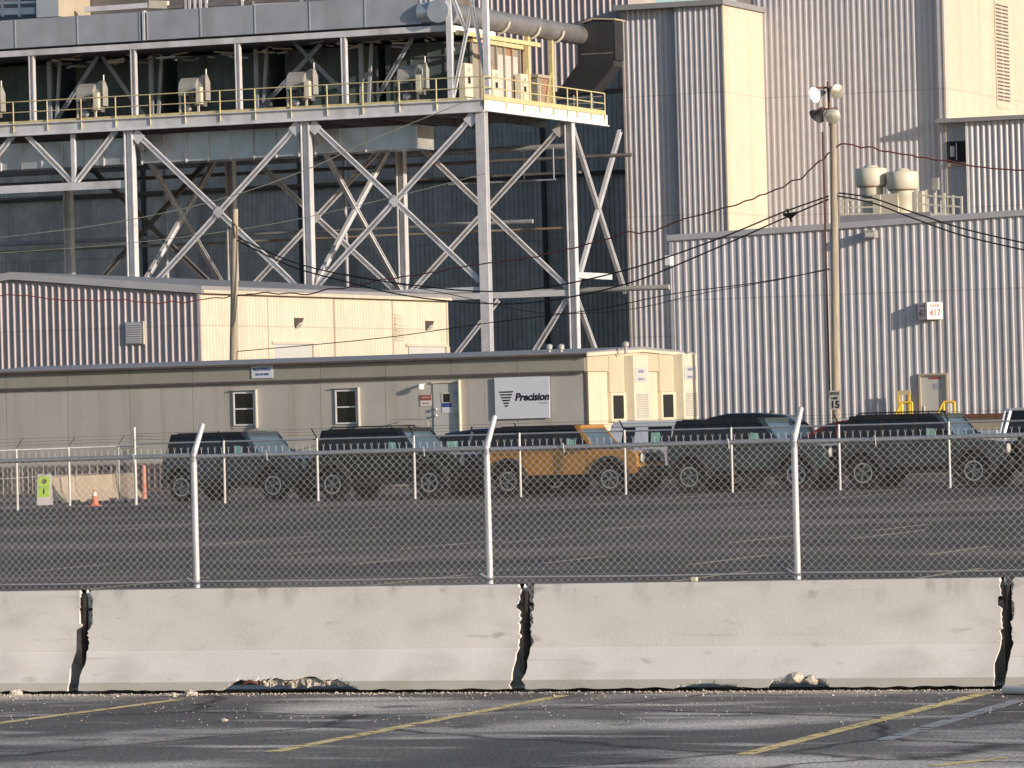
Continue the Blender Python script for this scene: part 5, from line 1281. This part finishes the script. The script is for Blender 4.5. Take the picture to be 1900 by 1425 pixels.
# cables
def cable(pts, r_, name, m_, label, wob=0, group=None, grain=8):
    P = [Vector(p) for p in pts]; out = []
    for i in range(len(P) - 1):
        p0 = P[max(i - 1, 0)]; p1 = P[i]; p2 = P[i + 1]; p3 = P[min(i + 2, len(P) - 1)]
        for k in range(grain):
            s_ = k / grain
            out.append(.5 * ((2 * p1) + (p2 - p0) * s_ + (2 * p0 - 5 * p1 + 4 * p2 - p3) * s_ * s_ + (3 * p1 - p0 - 3 * p2 + p3) * s_ ** 3) + Vector((0, 0, wob * noise.noise(Vector((i + s_, 1.7, 0)) * 2.3))))
    out.append(P[-1]); return tag(MB().tube(out, r_, 6).build(name, m_), label, 'cable', group)
def Yat(px): return PW + (PL - PW) * (px - 435) / (1545 - 435)
def span(pl): return [onY(px, py, Yat(px)) for px, py in pl]
def spanR(pl): return [onY(px, py, PL - (px - 1545) * .004) for px, py in pl]
g = 'black cables between the two poles'
cable(span([(1537, 364), (1450, 395), (1330, 444), (1165, 500), (1000, 535), (880, 540), (750, 527), (640, 510), (540, 485), (440, 440)]), .028, 'black_cable', 'cable', 'upper of the twin black cables between the poles', group=g)
cable(span([(1537, 370), (1450, 407), (1330, 460), (1165, 526), (1000, 560), (880, 562), (750, 548), (640, 522), (540, 494), (440, 446)]), .028, 'black_cable', 'cable', 'lower of the twin black cables between the poles', group=g)
cable(span([(1540, 500), (1400, 525), (1250, 545), (1100, 575), (900, 600), (700, 628), (440, 652)]), .018, 'thin_cable', 'cable', 'thin black cable running low between the poles')
cable(spanR([(1556, 358), (1620, 368), (1700, 396), (1790, 425), (1910, 453)]), .028, 'black_cable', 'cable', 'upper of the twin black cables right of the light pole', group='black cables right of the light pole')
cable(spanR([(1556, 364), (1620, 377), (1700, 407), (1790, 438), (1910, 466)]), .028, 'black_cable', 'cable', 'lower of the twin black cables right of the light pole', group='black cables right of the light pole')
cable(span([(1540, 283), (1520, 300), (1485, 330), (1440, 352), (1400, 367), (1340, 388), (1270, 407), (1215, 428), (1165, 432), (1080, 456), (1010, 472), (950, 484), (880, 492), (800, 505), (720, 518), (640, 532), (560, 545), (480, 544), (440, 548)]), .026, 'red_cable', 'cable_red', 'long red cable sagging left from the light pole', .12)
cable([onY(px, py, PW) for px, py in ((440, 548), (400, 553), (340, 560), (280, 562), (220, 556), (160, 558), (100, 556), (40, 548), (-20, 546))], .024, 'red_cable', 'cable_red', 'red cable hanging across the mauve shed front', .1)
cable(spanR([(1543, 280), (1560, 268), (1600, 272), (1650, 282), (1700, 290), (1760, 300), (1830, 312), (1910, 318)]), .028, 'red_cable', 'cable_red', 'red cable leaving the light pole to the right', .1)
cable([onY(px, py, Y1 - 6) for px, py in ((-10, 442), (200, 415), (400, 372), (560, 318), (700, 255), (860, 190))], .022, 'pale_cable', 'cable_pale', 'pale slack cable rising across the steel frame')
cable([onY(px, py, Y1 - 6) for px, py in ((-10, 470), (200, 455), (400, 432), (560, 405), (760, 358), (900, 322))], .018, 'pale_cable', 'cable_pale', 'lower pale slack cable across the steel frame')
cable([onY(px, py, YT - .6) for px, py in ((640, 508), (830, 545), (1000, 580), (1160, 575), (1300, 545), (1440, 520), (1538, 498))], .014, 'thin_cable', 'cable', 'thin drooping black cable above the trailer roof')
q = onY(1466, 401, Yat(1466)); f = MB(); f.tube([q + Vector((-.25, 0, .08)), q + Vector((0, 0, 0)), q + Vector((.25, 0, .12))], [.05, .12, .05], 6); f.bar(q + Vector((-.1, 0, .25)), q + Vector((.05, 0, -.2)), .06)
tag(f.build('cable_splice', 'cable'), 'black splice hanging on the twin cables', 'cable splice')
# ------------------------------------------------------------------ vehicles (local: x forward, y to the left, origin under the middle)
def wheel(par, x, y, side, r_=.41, w=.27, spare=False):
    o = bpy.data.objects.new('wheel', None); COL.objects.link(o); o.parent = par
    f = MB(); ax = 'y' if not spare else 'x'; s_ = side
    prof = [(r_ * .58, -w / 2), (r_ * .88, -w / 2), (r_ * .98, -w / 2 * .75), (r_, -w / 4), (r_, w / 4), (r_ * .98, w / 2 * .75), (r_ * .88, w / 2), (r_ * .58, w / 2)]
    c = (x, y, r_) if not spare else (x, y, 1.02)
    n = 30; f.lathe(prof, c, axis=ax, n=n, smooth=False)
    for k in range(n):                       # tread blocks
        a = 2 * math.pi * (k + .5) / n; 
        for q in (-1, 1):
            u0, u1 = (q * .02, q * w * .46)
            if ax == 'y':
                p0 = Vector((c[0] + (r_ + .006) * math.cos(a), c[1] + u0, c[2] + (r_ + .006) * math.sin(a))); p1 = p0 + Vector((0, u1 - u0, 0))
            else:
                p0 = Vector((c[0] + u0, c[1] + (r_ + .006) * math.cos(a), c[2] + (r_ + .006) * math.sin(a))); p1 = p0 + Vector((u1 - u0, 0, 0))
            f.bar(p0, p1, .045, .014)
    f.build('tyre', 'rubber', o, local=True)
    e = s_ * (w / 2 + .002); f = MB()
    f.lathe([(r_ * .60, 0), (r_ * .60, e * .3), (r_ * .50, e * .25), (r_ * .45, -e * .1)], (c[0] if ax == 'y' else c[0] + e * .7, c[1] + (e * .7 if ax == 'y' else 0), c[2]), axis=ax, n=30)
    f.build('rim', 'rim', o, local=True)
    f = MB(); R0, R1 = r_ * .61, r_ * .54; k2 = e * 1.03
    cc = (c[0] if ax == 'y' else c[0] + k2, c[1] + (k2 if ax == 'y' else 0), c[2]); n = 30; vs = []
    for rr_ in (R0, R1):
        for k in range(n):
            a = 2 * math.pi * k / n; vs.append((cc[0] + rr_ * math.cos(a), cc[1], cc[2] + rr_ * math.sin(a)) if ax == 'y' else (cc[0], cc[1] + rr_ * math.cos(a), cc[2] + rr_ * math.sin(a)))
    f.add(vs, [(k, (k + 1) % n, (k + 1) % n + n, k + n) for k in range(n)]); f.build('rim_ring', 'rim_ring', o, local=True)
    f = MB()
    for k in range(6):
        a = k * math.pi / 3 + .3; p = Vector((cc[0] + R1 * math.cos(a), cc[1] - e * .08, cc[2] + R1 * math.sin(a))) if ax == 'y' else Vector((cc[0] - e * .08, cc[1] + R1 * math.cos(a), cc[2] + R1 * math.sin(a)))
        f.bar((cc[0] - (e * .15 if ax != 'y' else 0), cc[1] - (e * .15 if ax == 'y' else 0), cc[2]), p, .05, .04)
    f.build('spokes', 'rim', o, local=True)
    return o

def body_poly(profile, arches):
    """side outline: top profile left->right then underside with wheel arches cut"""
    pts = list(profile)                       # from rear bottom, up, over, to front bottom
    for (cx, r_, zc) in sorted(arches, reverse=True):
        n = 12; z0 = pts[-1][1]
        a0 = math.asin(max(-1, min(1, (z0 - zc) / r_)))
        for k in range(n + 1):
            a = a0 + (math.pi - 2 * a0) * k / n; pts.append((cx + r_ * math.cos(a), zc + r_ * math.sin(a)))
        z_next = .42; pts[-1] = (pts[-1][0], z0)
    return pts
def tri_prism(mb, poly, y0, y1, y2=None):
    from mathutils.geometry import tessellate_polygon
    n = len(poly); tris = tessellate_polygon([[Vector((p[0], p[1], 0)) for p in poly]])
    vs = [(p[0], y0, p[1]) for p in poly] + [(p[0], y1, p[1]) for p in poly]
    fs = [tuple(tr) for tr in tris] + [tuple(i + n for i in reversed(tr)) for tr in tris] + [(i, (i + 1) % n, (i + 1) % n + n, i + n) for i in range(n)]
    mb.add(vs, fs)

def offroad(label, paint, roof='hardtop', film='sticker', grp='boxy off road cars parked in the row'):
    c = thing('offroad_car', label, 'off road car', (0, 0, 0), grp)
    hw = .94
    wb = 1.475; prof = [(-2.03, .52), (-2.06, .62), (-2.06, 1.16), (-2.03, 1.21), (.85, 1.215), (1.25, 1.20), (2.0, 1.165), (2.2, 1.12), (2.26, 1.0), (2.27, .72), (2.2, .55)]
    poly = body_poly(prof, [(-wb, .52, .44), (wb, .52, .44)])
    f = MB(); tri_prism(f, poly, -hw, hw); bd = f.build('body', paint, c, local=True, bevel=.025)
    f = MB()                                   # door and panel gaps, handle recess
    for x in (-1.02, -.12, .82):
        for s_ in (-1, 1): f.box(x - .006, x + .006, s_ * hw - .003, s_ * hw + .003, .55, 1.2)
    f.build('panel_gaps', 'black', bd, local=True)
    for s_ in (-1, 1): MB().box(-1.0, .95, s_ * (hw - .02), s_ * (hw + .05), .38, .46).build('side_step', 'plastic', c, local=True)
    MB().box(-2.0, 2.1, -.7, .7, .38, .56).build('chassis', 'black', c, local=True)
    for s_ in (-1, 1):                         # wheel arch flares
        for cx in (-wb, wb):
            f = MB(); n = 14; vs = []
            for k in range(n + 1):
                a = math.pi * (k / n) * 1.12 - .06 * math.pi
                for rr_, yy in ((.50, hw - .05), (.50, hw + .085), (.585, hw + .06), (.60, hw - .02)): vs.append((cx + rr_ * math.cos(a), s_ * yy, .44 + rr_ * math.sin(a)))
            f.add(vs, [(k * 4 + j, k * 4 + (j + 1) % 4, k * 4 + 4 + (j + 1) % 4, k * 4 + 4 + j) for k in range(n) for j in range(4)] + [(0, 1, 2, 3), (n * 4 + 3, n * 4 + 2, n * 4 + 1, n * 4)])
            f.build('wheel_flare', 'plastic', c, local=True)
            wheel(c, cx, s_ * .80, s_)
    # greenhouse: loft from belt to roof
    zb_, zr_ = 1.215, 1.84; tw = .12
    def gh(x, z, ins=0): 
        k = (z - zb_) / (zr_ - zb_); return hw - .035 - tw * k - ins
    def loft(mb, xa0, xa1, xb0, xb1, z0, z1, ins=0):    # bottom xa0..xa1, top xb0..xb1
        vs = []
        for z, (p, q) in ((z0, (xa0, xa1)), (z1, (xb0, xb1))):
            y = gh(0, z, ins); vs += [(p, -y, z), (q, -y, z), (q, y, z), (p, y, z)]
        mb.add(vs, [(0, 3, 2, 1), (4, 5, 6, 7), (0, 1, 5, 4), (1, 2, 6, 5), (2, 3, 7, 6), (3, 0, 4, 7)])
    f = MB(); loft(f, -1.98, .98, -1.86, .50, zb_, zr_ - .10, .03); cab = f.build('cabin_glass', 'glass', c, local=True)
    f = MB(); loft(f, -1.90, .50, -1.86, .42, zr_ - .115, zr_, -.01); f.box(-1.78, .3, -.62, .62, zr_ - .01, zr_ + .025); f.build('roof', roof, c, local=True, bevel=.02)
    f = MB()                                   # pillars
    for s_ in (-1, 1):
        def pil(x0, x1, t0, t1, mbx):
            y0 = gh(0, zb_) ; y1 = gh(0, zr_ - .1)
            a = [(x0, s_ * y0, zb_ - .01), (x1, s_ * y0, zb_ - .01), (t1, s_ * y1, zr_ - .10), (t0, s_ * y1, zr_ - .10)]
            b = [(p[0], p[1] - s_ * .05, p[2]) for p in a]; mbx.add(a + b, [(0, 1, 2, 3), (7, 6, 5, 4), (0, 4, 5, 1), (1, 5, 6, 2), (2, 6, 7, 3), (3, 7, 4, 0)])
        pil(-2.01, -1.80, -1.89, -1.72, f); pil(-1.08, -.98, -1.05, -.97, f); pil(-.17, -.07, -.16, -.08, f)
    f.build('pillars', 'hardtop', c, local=True)
    f = MB()
    for s_ in (-1, 1): pil(.93, 1.02, .44, .53, f) if s_ == 1 else None
    for s_ in (-1, 1):
        y0 = gh(0, zb_); y1 = gh(0, zr_ - .05)
        a = [(.95, s_ * y0, zb_ - .01), (1.06, s_ * y0, zb_ - .01), (.57, s_ * y1, zr_ - .02), (.42, s_ * y1, zr_ - .02)]; b = [(p[0], p[1] - s_ * .06, p[2]) for p in a]
        f.add(a + b, [(0, 1, 2, 3), (7, 6, 5, 4), (0, 4, 5, 1), (1, 5, 6, 2), (2, 6, 7, 3), (3, 7, 4, 0)])
    f.box(.43, .60, -gh(0, zr_) + .02, gh(0, zr_) - .02, zr_ - .09, zr_ + .012)
    f.build('windscreen_frame', paint, c, local=True)
    y0, y1 = gh(0, zb_) - .07, gh(0, zr_ - .1) - .05
    f = MB(); f.add([(1.02, -y0, zb_ + .01), (1.02, y0, zb_ + .01), (.575, y1, zr_ - .09), (.575, -y1, zr_ - .09)], [(0, 1, 2, 3)]); f.build('windscreen', 'screen', c, local=True)
    f = MB(); f.box(.60, .95, -.6, .6, 1.16, 1.23); f.build('dashboard', 'plastic', c, local=True)
    for s_ in (-1, 1):                         # protective film sheets on the front doors
        ym = gh(0, 1.38) - .02
        f = MB(); f.add([(.22, s_ * (gh(0, 1.24) - .025), 1.24), (.48, s_ * (gh(0, 1.24) - .025), 1.24), (.42, s_ * (gh(0, 1.48) - .025), 1.47), (.2, s_ * (gh(0, 1.48) - .025), 1.50)], [(0, 1, 2, 3)]); f.build('window_sticker', film, c, local=True)
    for s_ in (-1, 1):
        f = MB(); f.box(.78, .90, s_ * (hw - .02), s_ * (hw + .16), 1.22, 1.28); f.box(.80, .90, s_ * (hw + .08), s_ * (hw + .24), 1.2, 1.36); f.build('mirror', 'plastic', c, local=True, bevel=.015)
    # nose
    f = MB(); f.box(2.24, 2.30, -.78, .78, .82, 1.08); f.build('grille', 'plastic', c, local=True)
    for s_ in (-1, 1): MB().lathe([(.12, 0), (.12, .04), (.09, .055)], (2.28, s_ * .66, .95), axis='x', n=16).build('headlight', 'lamp_glass', c, local=True)
    f = MB(); f.box(2.18, 2.42, -.86, .86, .52, .72); f.box(2.2, 2.34, -.9, -.5, .42, .54); f.box(2.2, 2.34, .5, .9, .42, .54); f.build('front_bumper', 'plastic', c, local=True, bevel=.03)
    f = MB(); f.box(-2.20, -2.03, -.86, .86, .50, .68); f.build('rear_bumper', 'plastic', c, local=True, bevel=.03)
    for s_ in (-1, 1): MB().box(-2.085, -2.05, s_ * .80, s_ * .92, .82, 1.12).build('tail_light', 'tail', c, local=True)
    wheel(c, -2.21, .0, -1, .40, .25, spare=True)
    for s_ in (-1, 1): MB().tube([(1.55, s_ * hw * .98, 1.2), (1.6, s_ * hw * .98, 1.27), (1.75, s_ * hw * .98, 1.27), (1.8, s_ * hw * .98, 1.2)], .012, 6).build('fender_handle', 'plastic', c, local=True)
    return c
M['screen'] = mat('windscreen_glass', (.09, .13, .16), .10, var=.3, vscale=2, spec=.8)  # paler blue-grey base holds the light reflections in its colour

def suv(label, paint, low=.0, film='sticker', rack=False):
    """rounded family car"""
    c = thing('family_car', label, 'car', (0, 0, 0)); hw = .95; wb = 1.45
    prof = [(-2.25, .45), (-2.35, .6), (-2.36, .95), (-2.3, 1.1), (.95, 1.12), (1.6, 1.10), (2.1, 1.0), (2.32, .85), (2.38, .6), (2.3, .42)]
    f = MB(); tri_prism(f, body_poly(prof, [(-wb, .42, .38), (wb, .42, .38)]), -hw, hw); f.build('body', paint, c, local=True, bevel=.06)
    side = [(-2.28, 1.08), (-2.05, 1.45), (-1.75, 1.66), (-1.0, 1.74), (-.2, 1.745), (.25, 1.66), (.7, 1.40), (1.12, 1.11)]
    n = len(side); f = MB(); vs = []
    for s_ in (-1, 1):
        for x, z in side: vs.append((x, s_ * (hw - .06 - .20 * (z - 1.08) / .66), z - (.03 if 1.1 < z else 0)))
    f.add(vs, [(i, i + 1, i + 1 + n, i + n) for i in range(n - 1)] + [tuple(range(n)), tuple(reversed(range(n, 2 * n)))]); f.build('cabin_glass', 'glass', c, local=True)
    f = MB(); top = side[1:6]; vs = []
    for k, (x, z) in enumerate(top):
        y = hw - .07 - .19 * (z - 1.08) / .66
        for yy, zz in ((-y, z - .06), (-y + .07, z + .02), (0, z + .035), (y - .07, z + .02), (y, z - .06)): vs.append((x, yy, zz))
    f.add(vs, [(k * 5 + j, k * 5 + j + 1, k * 5 + 6 + j, k * 5 + 5 + j) for k in range(len(top) - 1) for j in range(4)], True)
    vs2 = [(v[0], v[1] * .97, v[2] - .05) for v in vs]; f.add(vs2, [(k * 5 + j, k * 5 + 5 + j, k * 5 + 6 + j, k * 5 + j + 1) for k in range(len(top) - 1) for j in range(4)])
    f.build('roof', paint, c, local=True)
    f = MB()
    for s_ in (-1, 1):
        for (x0, z0), (x1, z1) in (((-2.28, 1.08), (-2.05, 1.43)), ((-2.05, 1.43), (-1.7, 1.64)), ((-1.1, 1.1), (-1.0, 1.69)), ((-.1, 1.1), (-.05, 1.7)), ((1.12, 1.11), (.66, 1.40)), ((.66, 1.4), (.22, 1.64))):
            f.bar((x0, s_ * (hw - .055 - .2 * (z0 - 1.08) / .66), z0), (x1, s_ * (hw - .055 - .2 * (z1 - 1.08) / .66), z1), .05, .09)
    f.build('pillars', paint, c, local=True)
    for s_ in (-1, 1):
        for cx in (-wb, wb): wheel(c, cx, s_ * .82, s_, .37, .24)
        MB().box(.55, .72, s_ * (hw - .02), s_ * (hw + .2), 1.08, 1.24).build('mirror', paint, c, local=True, bevel=.02)
        MB().box(2.1, 2.3, s_ * .55, s_ * .88, .78, .92).build('headlight', 'lamp_glass', c, local=True)
        MB().box(-2.40, -2.3, s_ * .6, s_ * .9, .82, 1.02).build('tail_light', 'tail', c, local=True)
        f = MB(); f.add([(-1.75, s_ * (hw - .05 - .2 * .1), 1.15), (-1.35, s_ * (hw - .05 - .2 * .1), 1.15), (-1.38, s_ * (hw - .05 - .2 * .5), 1.45), (-1.7, s_ * (hw - .05 - .2 * .5), 1.45)], [(0, 1, 2, 3)]); f.build('window_sticker', film, c, local=True)
    if rack:
        f = MB()
        for s_ in (-1, 1): f.tube([(-1.6, s_ * .62, 1.74), (-1.5, s_ * .62, 1.80), (.0, s_ * .62, 1.81), (.1, s_ * .62, 1.75)], .02, 6)
        f.build('roof_rails', 'galv', c, local=True)
    MB().lathe([(.04, 0), (.02, .08), (.005, .1)], (-1.3, 0, 1.75), n=8).build('antenna_fin', 'black', c, local=True)
    return c

def pickup(label, paint):
    c = thing('pickup_truck', label, 'pickup truck', (0, 0, 0)); hw = .98; wbr, wbf = -1.85, 1.75
    prof = [(-2.95, .60), (-3.0, .7), (-3.0, 1.36), (-2.95, 1.38), (-.9, 1.38), (-.88, 1.25), (1.15, 1.25), (1.6, 1.26), (2.6, 1.2), (2.8, 1.1), (2.82, .7), (2.75, .58)]
    f = MB(); tri_prism(f, body_poly(prof, [(wbr, .52, .44), (wbf, .52, .44)]), -hw, hw); f.build('body', paint, c, local=True, bevel=.04)
    MB().box(-2.9, -.98, -hw + .08, hw - .08, 1.37, 1.385).build('bed_cover', 'black', c, local=True)
    side = [(-.9, 1.24), (-.8, 1.8), (-.6, 1.92), (.4, 1.93), (.75, 1.8), (1.3, 1.26)]; n = len(side); f = MB(); vs = []
    for s_ in (-1, 1):
        for x, z in side: vs.append((x, s_ * (hw - .08 - .18 * (z - 1.2) / .7), z - .03))
    f.add(vs, [(i, i + 1, i + 1 + n, i + n) for i in range(n - 1)] + [tuple(range(n)), tuple(reversed(range(n, 2 * n)))]); f.build('cabin_glass', 'glass', c, local=True)
    f = MB(); f.box(-.75, .55, -.76, .76, 1.86, 1.94)
    for s_ in (-1, 1):
        for (x0, z0), (x1, z1) in (((-.85, 1.24), (-.74, 1.88)), ((-.75, 1.24), (-.60, 1.9)), ((.1, 1.24), (.1, 1.9)), ((1.28, 1.26), (.55, 1.9))):
            f.bar((x0, s_ * (hw - .08 - .18 * (z0 - 1.2) / .7), z0), (x1, s_ * (hw - .08 - .18 * (z1 - 1.2) / .7), z1), .06, .1)
    f.build('roof', paint, c, local=True, bevel=.02)
    MB().box(-2.9, 2.7, -.7, .7, .4, .62).build('chassis', 'black', c, local=True)
    for s_ in (-1, 1):
        for cx in (wbr, wbf): wheel(c, cx, s_ * .84, s_, .41, .27)
        MB().box(-3.02, -2.97, s_ * .84, s_ * .97, .9, 1.3).build('tail_light', 'tail', c, local=True)
        MB().box(2.7, 2.84, s_ * .6, s_ * .93, .85, 1.1).build('headlight', 'lamp_glass', c, local=True)
    return c

SC = 1.08
def put(c, pxw, Yc, yaw, refx=-1.475, side=-.94, SC=1.08):
    """set the car so that the wheel at local refx shows at column pxw"""
    p = onY(pxw, 895, Yc); rz = R(yaw)
    o = Vector((refx * math.cos(rz) - side * math.sin(rz), refx * math.sin(rz) + side * math.cos(rz), 0))
    o *= SC; c.scale = (SC, SC, SC); c.location = (p.x - o.x, Yc - o.y, 0); c.rotation_euler = (0, 0, rz); return c
def clone(src, label, paint, swap):
    n = copy_tree(src); n['label'] = label
    def walk(o):
        if o.type == 'MESH' and o.data.materials and o.data.materials[0].name == swap.name:
            o.data = o.data.copy(); o.data.materials[0] = paint
        for ch in o.children: walk(ch)
    walk(n); return n
YC = YR + .75
YAWC = -4
c1 = offroad('slate blue off road car with a black roof, leftmost of the parked row', 'car_slate')
put(c1, 336, YC + 2.4, -8)
c2 = clone(c1, 'black off road car, second from the left in the parked row', M['car_black'], M['car_slate']); put(c2, 617, YC + .8, -7)
c4 = clone(c1, 'orange off road car with a black roof in the middle of the parked row', M['car_orange'], M['car_slate']); put(c4, 943, YC, -3, SC=1.05)
c6 = clone(c1, 'teal grey off road car right of the orange car', M['car_teal'], M['car_slate']); put(c6, 1279, YC, YAWC)
c9 = clone(c1, 'dull grey green off road car behind the rightmost full fence panel', M['car_grey'], M['car_slate']); put(c9, 1602, YC - .1, YAWC)
c11 = clone(c1, 'grey green off road car cut off at the right edge', M['car_grey'], M['car_slate']); put(c11, 1935, YC - .1, YAWC)
for cc in (c9, c2):
    f = MB()
    for s_ in (-1, 1): f.tube([(-1.7, s_ * .6, 1.87), (-1.65, s_ * .6, 1.91), (.15, s_ * .6, 1.91), (.2, s_ * .6, 1.87)], .018, 6)
    for x in (-1.5, -.9, -.3) if cc is c9 else (-1.4, -.2): f.bar((x, -.62, 1.91), (x, .62, 1.91), .05, .03)
    f.build('roof_rack', 'plastic', cc, local=True)
# second row
Y2C = YR + 7
c5 = clone(c1, 'white off road car half hidden behind the orange car', M['car_white'], M['car_slate']); c5['group'] = 'boxy off road cars parked in the row'
for ch in c5.children:
    if ch.name.startswith('roof') : ch.data = ch.data.copy(); ch.data.materials[0] = M['car_white']
    if ch.name.startswith('pillars'): ch.data = ch.data.copy(); ch.data.materials[0] = M['car_white']
put(c5, 1163, Y2C - 2.5, 2)
for s_ in (-1, 1):
    for x0, x1, t0, t1 in ((-2.02, -1.64, -1.90, -1.58), (-1.28, -.88, -1.22, -.9), (-.25, .04, -.22, .04)):
        y0, y1 = .905, .79; f = MB(); a = [(x0, s_ * y0, 1.2), (x1, s_ * y0, 1.2), (t1, s_ * y1, 1.78), (t0, s_ * y1, 1.78)]; b = [(q_[0], q_[1] - s_ * .05, q_[2]) for q_ in a]
        f.add(a + b, [(0, 1, 2, 3), (7, 6, 5, 4), (0, 4, 5, 1), (1, 5, 6, 2), (2, 6, 7, 3), (3, 7, 4, 0)]); f.build('window_pillar', 'car_white', c5, local=True)
    MB().bar((-1.86, s_ * .80, 1.76), (.5, s_ * .80, 1.76), .05, .11).build('roof_band', 'car_white', c5, local=True)
    f = MB(); f.add([(-.8, s_ * .875, 1.28), (-.55, s_ * .875, 1.28), (-.55, s_ * .83, 1.55), (-.8, s_ * .83, 1.55)], [(0, 1, 2, 3)]); f.build('window_sticker', 'sticker', c5, local=True)
c3 = suv('navy family car with pale window film between the black and orange cars', 'car_navy'); put(c3, 842, YR + 5.2, 0)
c7 = suv('black family car with a curved roof behind the teal grey car', 'car_jet'); put(c7, 1316, YR + 12, 0, side=-.9)
c7.rotation_euler.z = R(180); 
p = onY(1350, 800, YR + 14); c7.location = (p.x, YR + 14, 0.25)
c8 = suv('dark red family car with roof rails behind the tall right fence post', 'car_red', rack=True); p = onY(1560, 800, YR + 9); c8.location = (p.x, YR + 9, 0.1); c8.rotation_euler = (0, 0, R(184))
c10 = pickup('white pickup truck with a low bed at the right, behind the row', 'car_white'); put(c10, 1790, YR + 7, -4, refx=-1.85)
